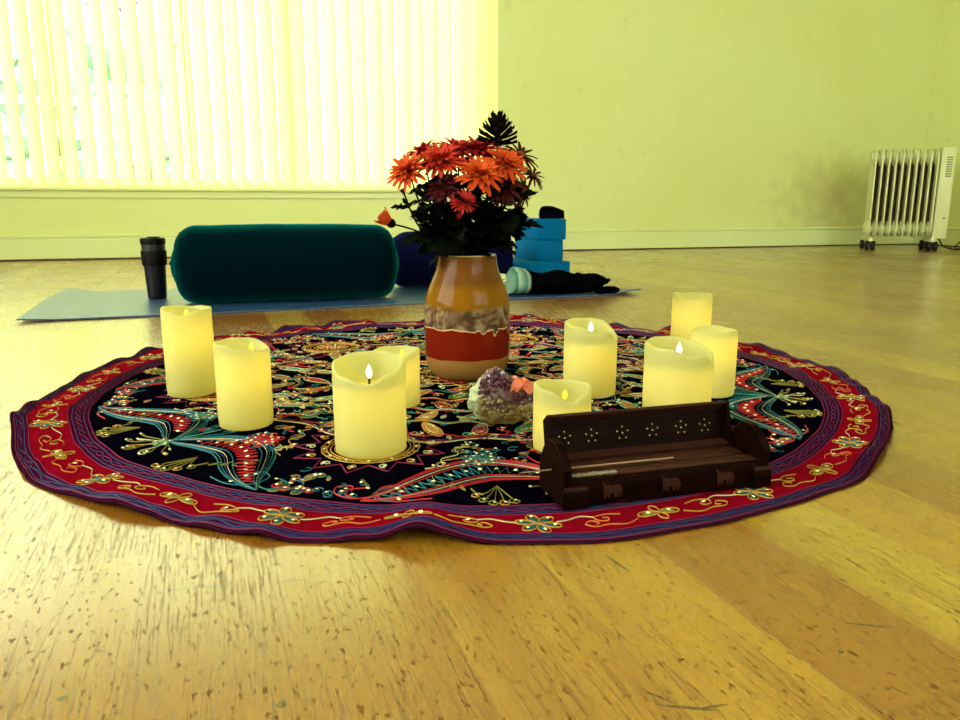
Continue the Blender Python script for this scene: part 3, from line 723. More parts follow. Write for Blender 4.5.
# --- busy inner medallion
def hatch(fr, P, col, col2):                             # satin-stitch filling: short parallel threads across a closed outline
    xs = [p[0] for p in P]; ys = [p[1] for p in P]; y = min(ys)+.0016; i = 0
    while y < max(ys):
        cr = []
        for (x0, y0), (x1, y1) in zip(P, P[1:]+P[:1]):
            if (y0-y)*(y1-y) < 0: cr.append(x0+(x1-x0)*(y-y0)/(y1-y0))
        if len(cr) >= 2: stroke([fr(min(cr), y), fr((min(cr)+max(cr))/2, y+.0006), fr(max(cr), y)], col if (i//2) % 2 else col2, .0019, .0008)
        y += .0026; i += 1
def medallion():
    mr = random.Random(12)
    for r, c, amp, n in ((.338, 'cream', .008, 18), (.333, 'magenta', .008, 18), (.327, 'blue', .008, 18), (.318, 'scarlet', .005, 36), (.262, 'gold', .005, 30), (.257, 'teal', .005, 30), (.205, 'orange', .004, 24), (.20, 'mint', .004, 24),
                         (.15, 'scarlet', .006, 18), (.145, 'cream', .006, 18), (.10, 'teal', .005, 14), (.06, 'gold', .004, 12)):
        stroke(wavy(r, amp, n, 0, 480), c, .002, closed=True)
    def ringof(n, r, L, W, cols, outl, ph=0):
        for k in range(n):
            f = Fr(r, 2*pi*k/n + ph); tw = (.75, -.5, .2)[k % 3]; LL_ = L*(1.25, 1.0)[k % 2]
            P = [((v*.8)*cos(tw)-(u-LL_/2)*sin(tw), (v*.8)*sin(tw)+(u-LL_/2)*cos(tw)) for u, v in petal(LL_, W, 0, 8)]
            c1, c2 = cols[k % len(cols)]; hatch(f, P, c1, c2)
            stroke([f(x, y) for x, y in P], outl[k % len(outl)], .0013, closed=True)
            stroke([f(x*.55, y*.6) for x, y in P], outl[(k+1) % len(outl)], .0011, closed=True, lift=.001)
            q = f(0, L*.28); seq(q.x, q.y, .002); q = f(0, -L*.2); seq(q.x, q.y, .0017)
    ringof(30, .292, .050, .015, [('tan', 'orange'), ('teal', 'sea'), ('tan', 'gold'), ('scarlet', 'magenta'), ('green', 'teal')], ['mint', 'gold', 'cream'])
    ringof(24, .232, .046, .015, [('scarlet', 'orange'), ('tan', 'gold'), ('green', 'mint'), ('teal', 'blue')], ['cream', 'scarlet', 'gold'], .1)
    ringof(18, .177, .044, .016, [('teal', 'mint'), ('scarlet', 'magenta'), ('tan', 'orange')], ['gold', 'cream'], .05)
    ringof(12, .122, .040, .016, [('orange', 'scarlet'), ('green', 'teal')], ['cream', 'gold'])
    ringof(8, .08, .034, .014, [('magenta', 'scarlet'), ('teal', 'sea')], ['gold'])
    for k in range(60):
        f = Fr(.312 if k % 2 else .27, 2*pi*k/60+.05); stroke(spiral(f, 0, 0, .009, 1.2, k, 1 if k % 2 else -1, 12), ('mint', 'gold', 'scarlet', 'cream', 'teal')[k % 5], .0013)
    flower(Fr(0, 0), .055, 10, 'gold', 'scarlet')
for k in range(6):
    leafpair(radians(-15+60*k), k % 2 == 1); sunburst(radians(-45+60*k)); seg_motifs(radians(-45+60*k))
medallion()
rs = random.Random(3)
for i in range(2900):                                     # small scrolls, buds and stitches filling the gaps
    a = rs.uniform(0, 2*pi); r = sqrt(rs.uniform(.0, .285))
    if r > .528: continue
    dg = math.degrees(a); m60 = (dg+45+30) % 60 - 30; n60 = (dg+15+30) % 60 - 30      # degrees from the nearest sunburst / leaf-pair axis
    ds = hypot(r*cos(radians(m60))-.372, r*sin(radians(m60)))
    if ds < .092: continue
    if r > .43 and abs(n60) < 25: continue
    back = sin(a) > .2
    if r < .34 and rs.random() < .45: continue
    if r > .34 and not back and rs.random() < .12: continue
    k_ = rs.uniform(.6, 1.1)*(1.2 if back else .8); f = Fr(r, a+rs.uniform(-.02, .02), k_)
    c = rs.choice(['teal', 'scarlet', 'gold', 'mint', 'magenta', 'orange', 'cream', 'green', 'tan', 'scarlet'] if (back or r < .34) else ['teal', 'olive', 'gold', 'scarlet', 'sea', 'teal'])
    tt = rs.uniform(0, 6.28); typ = rs.random()
    if typ < .5: stroke(spiral(f, 0, 0, .011, rs.uniform(.6, 1.3), tt, rs.choice((-1, 1)), 11), c, .0013)
    elif typ < .75: stroke(curve(f, [(.016*cos(tt)*j/3+.004*(j % 2), .016*sin(tt)*j/3-.004*(j % 2)) for j in range(-3, 4)], 3), c, .0014)
    else: hatch(f, petal(.018, .005, tt, 6), c, rs.choice(TN)); stroke([f(x, y) for x, y in petal(.018, .005, tt, 6)], 'gold', .0009, closed=True)
    if rs.random() < .4: seq(f.o.x, f.o.y, .0019)
me = bpy.data.meshes.new('embroidery'); tbm.to_mesh(me); print('embroidery faces', len(tbm.faces)); tbm.free()
em = link('embroidery', me, ['thread_'+n_ for n_ in TN], rug); em['kind'] = 'stuff'
mat('sequin', (.95, .85, .5), .3, .8)
bm = bmesh.new()
for x, y, s in seqs:
    k_ = rug_scale(x, y); x *= k_; y *= k_; z = hz(x, y)+.0018; ax = rs.uniform(-.25, .25); ay = rs.uniform(-.25, .25)
    vs = [bm.verts.new((x+s*cos(2*pi*i/8), y+s*sin(2*pi*i/8), z + s*(ax*cos(2*pi*i/8)+ay*sin(2*pi*i/8)))) for i in range(8)]
    c = bm.verts.new((x, y, z+.0009))
    for i in range(8): bm.faces.new((vs[i], vs[(i+1) % 8], c))
print('sequins', len(seqs))
sq = obj('sequins', bm, 'sequin', rug, False); sq['kind'] = 'stuff'
RT = .0038                                               # where things stand on the rug

# ------------------------------------------------------------------ candles
mat('wick', (.01, .01, .01), .8); emis('flame_white', (1, .93, .62), 5.0); emis('flame_yellow', (1, .80, .04), .95)
def candle(label, x, y, R, H, rim, flame, power, fz=None, z=RT, lz=.62, fx=0, fy=0, group='flameless pillar candles on the rug', tilt=(0, 0)):
    x *= .988; y *= .988; H -= .0042
    t = thing('pillar_candle', label, 'candle', (x, y, z), 0, group); t.rotation_euler = (radians(tilt[0]), radians(tilt[1]), 0)
    seg = 72; th = .0045
    def h(a):                                            # rim height from (angle deg, drop) control points
        d = math.degrees(a) % 360; pts = sorted(rim)
        pts = [(pts[-1][0]-360, pts[-1][1])] + pts + [(pts[0][0]+360, pts[0][1])]
        for (a0, v0), (a1, v1) in zip(pts, pts[1:]):
            if a0 <= d <= a1: return H - (v0 + (v1-v0)*sm(a0, a1, d)) + .0005*sin(d*.11)
        return H
    lo = min(h(2*pi*k/seg) for k in range(seg)); cup = lo - .010
    bm = bmesh.new(); rows = []
    def ring(rf, zf): rows.append([bm.verts.new((rf(a)*cos(a), rf(a)*sin(a), zf(a))) for a in (2*pi*k/seg for k in range(seg))])
    bump = lambda a, zz: .0005*noise.noise(Vector((cos(a)*2+x*9, sin(a)*2, zz*30)))
    ring(lambda a: R-.003, lambda a: 0); ring(lambda a: R-.0008, lambda a: .0015)
    for i in range(1, 12): ring(lambda a, i=i: R+bump(a, i*.1), lambda a, i=i: .003 + (h(a)-.007)*i/11)
    for i in range(1, 6):
        b = pi*i/5; ring(lambda a, b=b: R - th/2 + th/2*cos(b), lambda a, b=b: h(a)-.004 + .004*sin(b))
    for i in range(1, 6): ring(lambda a, i=i: R - th - .002*(i/5)**2, lambda a, i=i: (h(a)-.004) + (cup+.003-h(a)+.004)*i/5)
    ring(lambda a: R-th-.006, lambda a: cup); ring(lambda a: R*.4, lambda a: cup-.0015)
    for A, B in zip(rows, rows[1:]):
        for k in range(seg): bm.faces.new((A[k], A[(k+1) % seg], B[(k+1) % seg], B[k]))
    c0 = bm.verts.new((0, 0, 0)); c1 = bm.verts.new((0, 0, cup-.001))
    for k in range(seg): bm.faces.new((rows[0][(k+1) % seg], rows[0][k], c0)); bm.faces.new((rows[-1][k], rows[-1][(k+1) % seg], c1))
    bm.normal_update(); obj('wax_body', bm, 'candle_wax', t, True, 60)
    if flame == 'white':
        bm = bmesh.new(); tube(bm, [(fx, fy, cup-.002), (fx, fy, cup+.008)], .0012, 8); obj('wick', bm, 'wick', t)
        bm = bmesh.new(); b0 = cup + (fz or .007); lathe(bm, [(0, 0), (.0018, .0012), (.0032, .004), (.0035, .0065), (.0026, .010), (.0012, .0135), (0, .016)], 16, (fx, fy, b0), sy=.55); obj('flame', bm, 'flame_white', t)
    elif flame:
        bm = bmesh.new(); b0 = cup + (fz or .004); lathe(bm, [(0, 0), (.0015, .001), (.003, .004), (.0024, .0075), (.001, .0105), (0, .0115)], 16, (fx, fy, b0), sy=.45); obj('flame', bm, 'flame_yellow', t)
    d = bpy.data.lights.new('candle_led', 'POINT'); d.energy = power; d.color = (1, .70, .10); d.shadow_soft_size = .006
    lo_ = bpy.data.objects.new('candle_led', d); C.objects.link(lo_); lo_.parent = t; lo_.location = (0, 0, min(cup-.012, H*lz))
    return t
P0 = .044
candle('tallest pillar candle, farthest left, beside a shorter one near the rug edge', -.431, 1.092, .0348, .133, [(180, 0), (250, .005), (275, .009), (320, .003), (0, .001), (90, .003)], 'yellow', P0*1.1, lz=.66)
candle('ivory pillar candle second from the left, in front of the tallest left one', -.300, .928, .0335, .112, [(180, .001), (250, .001), (290, .006), (340, .010), (20, .010), (100, .001)], 'yellow', P0, fz=.006, fx=.012)
candle('wide pillar candle nearest the camera with a bright white flame and black wick', -.1255, .828, .0405, .111, [(180, .004), (230, .016), (275, .022), (320, .012), (0, .003), (90, 0)], 'white', P0*1.0, fz=.008, fy=.0)
candle('short pillar candle half hidden behind the wide front candle, left of the vase', -.1175, 1.03, .0325, .0835, [(180, .003), (235, .002), (290, .008), (340, .0), (0, .001), (90, .002)], 'yellow', P0*.8, fx=.008)
candle('wide pillar candle with a white flame right of the vase and the amethyst', .1635, 1.092, .0385, .1115, [(180, 0), (230, .004), (290, .012), (330, .022), (0, .019), (60, .002), (90, 0)], 'white', P0*1.0, fz=.016)
candle('small pillar candle directly behind the left end of the wooden incense box', .094, .832, .0325, .081, [(180, 0), (235, .004), (285, .016), (320, .008), (0, .003), (90, .003)], 'yellow', P0*.8, fz=.006, fx=.003)
candle('wide pillar candle with a white flame standing behind the open incense box lid', .250, .925, .0420, .112, [(180, .002), (230, .004), (290, .012), (330, .021), (0, .014), (60, .004), (90, 0)], 'white', P0*1.0, fz=.014)
candle('pillar candle tucked close behind the right side of the wide lid-side candle', .3455, 1.09, .0328, .1025, [(180, .006), (220, .001), (270, .002), (320, .001), (0, .004), (90, .001)], None, P0*1.0, lz=.7)
candle('farthest pillar candle standing alone at the back right of the rug', .3725, 1.310, .0337, .1295, [(180, 0), (240, .010), (260, .009), (300, .003), (0, .003), (90, .004)], None, P0*1.1, lz=.66)

# ------------------------------------------------------------------ vase
def mk_vase():
    k = NT('drip_glaze'); tc = k.n('ShaderNodeTexCoord').outputs['Object']
    s = k.n('ShaderNodeSeparateXYZ', {0: tc}); z = s.outputs[2]
    st = k.n('ShaderNodeMapping', {0: tc, 3: (1, 1, .16)}).outputs[0]
    n = k.n('ShaderNodeTexNoise', {'Vector': tc, 'Scale': 35.0, 'Detail': 4.0}).outputs['Fac']
    drip = k.n('ShaderNodeTexNoise', {'Vector': st, 'Scale': 60.0, 'Detail': 3.0}).outputs['Fac']
    dr = k.ramp(drip, [(.5, (0, 0, 0)), (.75, (1, 1, 1))])
    right = k.math('MULTIPLY', s.outputs[0], 14.0, True)
    zz = k.math('ADD', z, k.math('MULTIPLY', k.math('SUBTRACT', n, .5), .010))
    z2 = k.math('ADD', zz, k.math('MULTIPLY', k.math('MULTIPLY', dr, right), .028))
    upper = k.math('GREATER_THAN', z2, .083)
    f = k.math('DIVIDE', zz, .2)
    marb = k.n('ShaderNodeTexNoise', {'Vector': tc, 'Scale': 22.0, 'Detail': 6.0, 'Distortion': 3.0}).outputs['Fac']
    mc = k.ramp(marb, [(.38, (.07, .03, .018)), (.5, (.16, .09, .05)), (.62, (.28, .19, .11))])
    amber = k.mix(k.math('MULTIPLY', dr, k.math('ADD', .25, right)), (.22, .085, .004, 1), (.055, .015, .003, 1))
    amber = k.mix(k.ramp(f, [(.72, (0, 0, 0)), (.78, (1, 1, 1))]), amber, (.15, .05, .008, 1))
    zm = k.math('ADD', z, k.math('MULTIPLY', k.math('SUBTRACT', n, .5), .02))
    zm = k.math('SUBTRACT', zm, k.math('MULTIPLY', k.math('MULTIPLY', dr, right), .02))
    up = k.mix(k.ramp(k.math('DIVIDE', zm, .2), [(.56, (0, 0, 0)), (.60, (1, 1, 1))]), mc, amber)
    low = k.mix(k.math('GREATER_THAN', k.math('ADD', z, k.math('MULTIPLY', k.math('SUBTRACT', n, .5), .006)), .036), (.28, .13, .035, 1), (.16, .009, .003, 1))
    c = k.mix(upper, low, up)
    c = k.mix(k.math('LESS_THAN', k.math('ABSOLUTE', k.math('SUBTRACT', z2, .0835)), .0009), c, (.6, .4, .22, 1))
    k.t.links.new(c, k.b.inputs['Base Color']); k.b.inputs['Roughness'].default_value = .08; k.b.inputs['Specular IOR Level'].default_value = .1
mk_vase()
VX, VY = -.0205, 1.202
t = thing('vase', 'drip-glazed ceramic vase in amber, red and cream bands holding the flowers', 'vase', (VX, VY, RT))
ctrl = [(.0, .0), (.050, .0), (.0565, .004), (.0645, .014), (.068, .03), (.0692, .06), (.0692, .09), (.0688, .112), (.0665, .130), (.0610, .146), (.0548, .160), (.0500, .172), (.0478, .182), (.0468, .190), (.0466, .1935), (.0458, .1955), (.0443, .1945), (.0435, .190), (.0445, .18), (.049, .165), (.06, .14), (.064, .11), (.064, .03), (.05, .008), (0, .008)]
bm = bmesh.new(); lathe(bm, ctrl, 96); obj('body', bm, 'drip_glaze', t, True, 80)
mat('vase_rim', (.55, .45, .2), .2, .6)
bm = bmesh.new(); tube(bm, [(.0452*cos(2*pi*k/64), .0452*sin(2*pi*k/64), .195) for k in range(65)], .0012, 8, False); obj('rim', bm, 'vase_rim', t)

# ------------------------------------------------------------------ flowers
mat('petal_orange', (.60, .062, .007), .6, .2, .2, 60); mat('petal_red', (.42, .012, .012), .6, .2, .2, 60); mat('petal_dark', (.055, .002, .003), .6, .2, .2, 60)  # darkest petals: maroon, also shade put into the colour of silhouetted and overshadowed blooms
mat('petal_flame', (.48, .022, .008), .6, .2, .2, 60); mat('eye', (.20, .04, .005), .8); mat('stem', (.004, .006, .003), .8, .05); mat('leaf', (.0022, .004, .0015), .8, .04, .4, 30); mat('cone', (.006, .0035, .0025), .9, .04, .3, 40)
def bloom(R, m, rows_, rng, cup=0):
    bm = bmesh.new()
    for (n, L, W, el, r0, z0) in rows_:
        for i in range(n):
            a = 2*pi*(i+rng.uniform(-.25, .25))/n; e = radians(el + rng.uniform(-9, 9)) ; l = L*R*rng.uniform(.86, 1.08)
            ca, sa = cos(a), sin(a); prev = None; N = 5
            for s in range(N+1):
                u = s/N; ee = e - radians(16)*u*(1-cup)+radians(25)*cup*u; rr = r0*R + l*u*cos(ee); zz = z0*R + l*u*sin(ee)
                wd = W*R*(.35+.65*sin(pi*min(1, u*.85+.12))) if s < N else W*R*.42
                tz = .10*W*R
                row = [bm.verts.new((rr*ca - o_*sa, rr*sa + o_*ca, zz + h_)) for o_, h_ in ((-wd/2, tz), (0, -tz), (wd/2, tz))]
                if prev:
                    for k in (0, 1): bm.faces.new((prev[k], row[k], row[k+1], prev[k+1]))
                prev = row
    return bm
def leaf_mesh(L, rng):
    bm = bmesh.new(); half = [(0, .02), (.12, .03), (.2, .16), (.3, .30), (.36, .16), (.45, .20), (.55, .36), (.62, .17), (.72, .2), (.82, .24), (.88, .1), (1.0, .0)]
    bend = rng.uniform(.15, .5); mid = [bm.verts.new((u*L, 0, -bend*L*u*u)) for u, v in half]
    for s in (-1, 1):
        ed = [bm.verts.new(((u+.03*v)*L, s*v*L, -bend*L*u*u + .25*v*L*rng.uniform(-.3, 1))) for u, v in half]
        for i in range(len(half)-1):
            q = (mid[i], mid[i+1], ed[i+1], ed[i]); 
            try: bm.faces.new(q if s > 0 else q[::-1])
            except Exception: pass
    return bm
mums = 0
def mum(label, x, z, dy, R, m, face, kind='open', nleaf=6, spread=1.0, group=None, via=None):
    global mums; rng = random.Random(mums*13+5); mums += 1
    y = VY + dy; base = Vector((VX, VY, RT+.012)); top = Vector((x, y, z)); ang = atan2(dy, x-VX)
    mouth = Vector((VX + (x-VX)*.22 + rng.uniform(-.01, .01), VY + dy*.25 + rng.uniform(-.01, .01), RT+.20)); mouth.x = max(VX-.036, min(VX+.036, mouth.x)); mouth.y = max(VY-.034, min(VY+.034, mouth.y))
    t = thing('chrysanthemum', label, 'flower', base, 0, group)
    if kind != 'bud': R *= 1.1
    d = Vector((face[0], face[1]*.75, face[2]+.25)).normalized(); cen = top - d*R*.25
    foot = Vector((VX - (mouth.x-VX)*.5, VY-(mouth.y-VY)*.5, RT+.012))
    path = [foot, foot.lerp(mouth, .6), mouth] + ([Vector((v[0], VY+v[1], v[2])) for v in via] if via else [mouth.lerp(cen, .55) + Vector(((cen.x-mouth.x)*.12, 0, -.01))]) + [cen]
    pts = [p-base for p in catmull(path, 6)]
    bm = bmesh.new(); tube(bm, pts, [.0021-.0008*i/len(pts) for i in range(len(pts))], 7); obj('stem', bm, 'stem', t)
    rot = d.to_track_quat('Z', 'Y').to_matrix().to_4x4()
    if kind == 'open': rows_ = [(19, 1.0, .25, 10, .05, 0), (18, .93, .25, 27, .04, .02), (15, .80, .23, 46, .03, .05), (11, .58, .2, 64, .02, .07), (7, .4, .15, 78, .01, .08)]; cup = 0
    elif kind == 'thin': rows_ = [(15, 1.0, .19, 4, .06, 0), (11, .7, .17, 30, .05, .03)]; cup = 0
    else: rows_ = [(11, .95, .34, 60, .1, 0), (9, .85, .3, 72, .05, .05), (6, .7, .25, 82, .02, .1)]; cup = .5
    bm = bloom(R, m, rows_, rng, cup); bm.transform(rot); o = obj('bloom', bm, m, t, True, 180); o.location = cen - base
    bm = bmesh.new()
    if kind == 'bud': lathe(bm, [(0, -.25*R), (.2*R, -.14*R), (.27*R, .03*R), (.24*R, .2*R)], 12); mm = 'leaf'; nm = 'calyx'
    else: lathe(bm, [(.10*R, -.16*R), (.26*R, -.05*R), (.30*R, .02*R), (.2*R, .0)], 12); mm = 'leaf'; nm = 'calyx'
    bm.transform(rot); o = obj(nm, bm, mm, t); o.location = cen-base
    if kind != 'bud':
        bm = bmesh.new(); lathe(bm, [(.20*R, .02*R), (.18*R, .14*R), (.1*R, .2*R), (0, .21*R)], 12); bm.transform(rot); o = obj('flower_centre', bm, 'eye', t); o.location = cen-base
    n0 = len(pts)
    for i in range(nleaf):
        u = rng.uniform(.50, .93); p = pts[int(u*(n0-1))]; a = rng.uniform(0, 2*pi)
        if p.z + base.z < RT + .205: p = pts[int(n0*.62)]
        bm = leaf_mesh(rng.uniform(.030, .050), rng); o = obj('leaf', bm, 'leaf', t, True, 180); o.location = p
        o.rotation_euler = (rng.uniform(-.9, .9), rng.uniform(-.9, .35), a)
    return t
G = 'chrysanthemums in the vase'
F = [
 ('bright orange chrysanthemum leftmost in the top cluster of the bouquet', -.110, .332, -.050, .031, 'petal_orange', (-.45, -.8, .55), 'open', 6),
 ('dark red chrysanthemum at the upper left, behind the leftmost orange bloom', -.090, .361, .01, .030, 'petal_red', (-.4, -.25, .9), 'open', 6),
 ('large flame-red chrysanthemum left of the bouquet centre', -.060, .348, -.045, .034, 'petal_flame', (-.15, -.8, .6), 'open', 7),
 ('red chrysanthemum on top of the bouquet, left of the dark top centre', -.034, .364, -.01, .032, 'petal_red', (0, -.5, .9), 'open', 7),
 ('red chrysanthemum at the top centre of the bouquet', -.003, .366, .0, .032, 'petal_red', (.05, -.55, .85), 'open', 7),
 ('orange chrysanthemum facing the camera in the middle of the bouquet', .002, .325, -.070, .033, 'petal_orange', (.1, -.8, .62), 'open', 7),
 ('orange chrysanthemum at the upper right, just below the pine cone', .040, .342, -.040, .032, 'petal_orange', (.35, -.75, .6), 'open', 7),
 ('dark maroon chrysanthemum right of the pine cone', .066, .360, .015, .034, 'petal_dark', (.4, -.55, .6), 'thin', 6),
 ('small reddish chrysanthemum low in the centre of the bouquet', -.024, .284, -.085, .018, 'petal_red', (0, -1, .25), 'open', 7),
 ('tiny red bud below the small low centre bloom', -.031, .258, -.08, .010, 'petal_flame', (.05, -1, .3), 'bud', 7),
 ('orange bud on a long stem drooping out at the far left', -.141, .252, -.03, .027, 'petal_orange', (-.85, -.25, .35), 'bud', 5),
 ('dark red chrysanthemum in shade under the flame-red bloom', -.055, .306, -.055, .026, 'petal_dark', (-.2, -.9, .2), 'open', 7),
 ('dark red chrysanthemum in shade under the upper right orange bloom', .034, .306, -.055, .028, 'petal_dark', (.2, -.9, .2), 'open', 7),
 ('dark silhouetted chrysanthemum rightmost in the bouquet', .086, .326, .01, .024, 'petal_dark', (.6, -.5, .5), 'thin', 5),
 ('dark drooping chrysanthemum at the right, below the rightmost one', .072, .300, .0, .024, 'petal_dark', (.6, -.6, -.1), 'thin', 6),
 ('tiny dark red bud just above the vase mouth', .0, .232, -.055, .008, 'petal_red', (.1, -1, .3), 'bud', 6),
 ('dark closed bud sticking out at the left, under the leftmost bloom', -.119, .296, -.01, .009, 'petal_dark', (-.5, -.3, .7), 'bud', 6),
]
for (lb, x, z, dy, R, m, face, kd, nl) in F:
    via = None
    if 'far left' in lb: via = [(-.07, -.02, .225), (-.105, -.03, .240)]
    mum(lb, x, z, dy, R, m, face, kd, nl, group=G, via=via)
# leafy filler sprigs: make the dark green mass over the vase mouth
rng = random.Random(99)
SPR = [('leafy dark green sprig hanging out over the left side of the vase mouth', -.095, .248, -.02, [(-.06, -.01, .225)]),
       ('leafy dark green sprig leaning out at the right side of the vase mouth', .060, .245, -.02, [(.03, -.01, .222)]),
       ('leafy dark green sprig at the left front of the bouquet under the flame-red bloom', -.065, .285, -.045, None),
       ('leafy dark green sprig at the centre front of the bouquet above the vase rim', -.015, .275, -.065, None),
       ('leafy dark green sprig at the right front of the bouquet above the vase rim', .040, .280, -.04, None),
       ('leafy dark green sprig standing in the back middle of the bouquet', -.02, .33, .03, None),
       ('leafy dark green sprig at the back left of the bouquet', -.075, .31, .03, None),
       ('leafy dark green sprig at the back right of the bouquet', .05, .32, .03, None)]
for lb, x, z, dy, via in SPR:
    base = Vector((VX, VY, RT+.012)); mouth = Vector((VX+max(-.034, min(.034, (x-VX)*.4)), VY+dy*.3, RT+.2)); top = Vector((x, VY+dy, z))
    t = thing('leafy_sprig', lb, 'leaves', base, 0, 'leafy sprigs in the vase')
    path = [base, base.lerp(mouth, .6), mouth] + ([Vector((v[0], VY+v[1], v[2])) for v in via] if via else [mouth.lerp(top, .5)]) + [top]
    pts = [p-base for p in catmull(path, 7)]; bm = bmesh.new(); tube(bm, pts, .0016, 6); obj('stem', bm, 'stem', t)
    for i in range(28):
        p = pts[int(rng.uniform(.56, 1)*(len(pts)-1))]
        if p.z+base.z < RT+.2: p = pts[int(.62*len(pts))]
        bm = leaf_mesh(rng.uniform(.034, .056), rng); o = obj('leaf', bm, 'leaf', t, True, 180); o.location = p; o.rotation_euler = (rng.uniform(-1, 1), rng.uniform(-1.0, .3), rng.uniform(0, 2*pi))
# pine cone at the top
base = Vector((VX, VY, RT+.012)); t = thing('pine_cone', 'open dark brown pine cone on a stick at the very top of the bouquet', 'pine cone', base)
cc = Vector((.027, VY+.0, .366)); pts = [p-base for p in catmull([base, Vector((VX+.01, VY+.005, RT+.2)), Vector((.02, VY, .31)), cc], 6)]
bm = bmesh.new(); tube(bm, pts, .002, 7); obj('stick', bm, 'cone', t)
bm = bmesh.new(); tube(bm, [cc-base, cc-base+Vector((0, 0, .030))], [.007, .003], 8); ga = 2.39996
for i in range(48):
    u = i/47; zz = .002 + .026*u; L = (.030-.006*u)*(.8+.2*sin(pi*min(1, u*1.2+.2))); a = i*ga; el = radians(2 + 74*u**1.4)
    ca, sa = cos(a), sin(a); prev = None
    for s in range(5):
        v = s/4; rr = .003 + L*v*cos(el) ; z_ = zz + L*v*sin(el) + .004*v*v; wd = (.003 + .0075*v)*(1 if s < 4 else .8); th = .001+.0016*v
        ring = [bm.verts.new(Vector((rr*ca-o_*sa, rr*sa+o_*ca, z_+h_)) + cc-base) for o_, h_ in ((-wd/2, 0), (0, th), (wd/2, 0), (0, -th))]
        if prev:
            for k in range(4): bm.faces.new((prev[k], prev[(k+1) % 4], ring[(k+1) % 4], ring[k]))
        prev = ring
    bm.faces.new(prev)
obj('scales', bm, 'cone', t, False)

# ------------------------------------------------------------------ amethyst
def mk_am():
    k = NT('amethyst_rock'); tc = k.n('ShaderNodeTexCoord').outputs['Object']; s = k.n('ShaderNodeSeparateXYZ', {0: tc})
    n = k.n('ShaderNodeTexNoise', {'Vector': tc, 'Scale': 55.0, 'Detail': 5.0}).outputs['Fac']
    v = k.n('ShaderNodeTexVoronoi', {'Vector': tc, 'Scale': 130.0}).outputs['Distance']
    z = k.math('ADD', s.outputs[2], k.math('MULTIPLY', k.math('SUBTRACT', n, .5), .03))
    c = k.ramp(k.math('DIVIDE', z, .065), [(.05, (.40, .30, .12)), (.26, (.30, .17, .09)), (.36, (.05, .014, .03)), (.7, (.075, .02, .045)), (1, (.16, .05, .085))])
    c = k.mix(k.ramp(v, [(.2, (0, 0, 0)), (.9, (.45, .45, .45))]), c, (.35, .24, .16, 1))
    lf = k.math('MULTIPLY', k.math('SUBTRACT', -.023, s.outputs[0]), 90.0, True)
    c = k.mix(lf, c, (.50, .55, .34, 1))
    k.t.links.new(c, k.b.inputs['Base Color']); k.b.inputs['Roughness'].default_value = .3
mk_am(); mat('amethyst_crystal', (.09, .022, .055), .12, .7, .6, 90); mat('pale_quartz', (.34, .25, .11), .3, .4, .4, 90); mat('orange_quartz', (.80, .16, .09), .12, .7, .45, 60)
AX, AY = .029, .928
t = thing('amethyst_cluster', 'rough purple amethyst geode with orange crystals in front of the vase', 'crystal', (AX, AY, RT))
bm = bmesh.new(); bmesh.ops.create_icosphere(bm, subdivisions=4, radius=1)
rg = random.Random(4)
for v in bm.verts:
    c = v.co.copy(); d = 1 + .10*noise.noise(c*1.7+Vector((3, 1, 2))) + .11*noise.noise(c*5) + .10*noise.noise(c*14)
    x, y, z = c.x*.0425*d, c.y*.034*d, c.z*.030*d + .027
    z *= 1 + .24*math.exp(-((x+.010)/.022)**2) * (1 if c.z > 0 else 0)
    if c.z > 0: z -= .012*math.exp(-((x-.012)/.014)**2 - ((y+.012)/.02)**2); z -= .006*sm(.01, .04, x)
    v.co = Vector((x, y, max(0, z)))
obj('rock_base', bm, 'amethyst_rock', t, False)
def crystal(bm, p, d, L, r):
    d = d.normalized(); q = d.to_track_quat('Z', 'Y').to_matrix(); rn = []
    for h_, rr in ((-.3*L, r), (.55*L, r*.95)): rn.append([bm.verts.new(p + q @ Vector((rr*cos(k*pi/3), rr*sin(k*pi/3), h_))) for k in range(6)])
    tp = bm.verts.new(p + d*L)
    for k in range(6): bm.faces.new((rn[0][k], rn[0][(k+1) % 6], rn[1][(k+1) % 6], rn[1][k])); bm.faces.new((rn[1][k], rn[1][(k+1) % 6], tp))
for nm, m, n in (('purple_crystals', 'amethyst_crystal', 150), ('pale_crystals', 'pale_quartz', 190)):
    bm = bmesh.new()
    for i in range(n):
        if nm[1] == 'u': a = rg.uniform(-2.6, .6); e = rg.uniform(.35, 1.3)
        else: a = rg.uniform(-2.5, .5); e = rg.uniform(-.45, .25)
        c = Vector((cos(e)*cos(a), cos(e)*sin(a), sin(e))); p = Vector((c.x*.040, c.y*.032, c.z*.028+.026))
        p.z *= 1 + (.24*math.exp(-((p.x+.010)/.022)**2) if c.z > 0 else 0)
        if c.z > 0 and p.x > 0: p.z -= .006
        p.z = max(p.z, .006)
        sc_ = 1 if nm[1] == 'u' else .62
        crystal(bm, p, c + Vector((rg.uniform(-.5, .5), rg.uniform(-.5, .5), rg.uniform(-.2, .6))), sc_*rg.uniform(.004, .009), sc_*rg.uniform(.0022, .0045))
    for v in bm.verts: v.co.z = max(v.co.z, .0003)
    o = obj(nm, bm, m, t, False); o['kind'] = 'stuff'; o['label'] = 'dark purple crystal points' if nm[1] == 'u' else 'pale yellowish crystal crust'
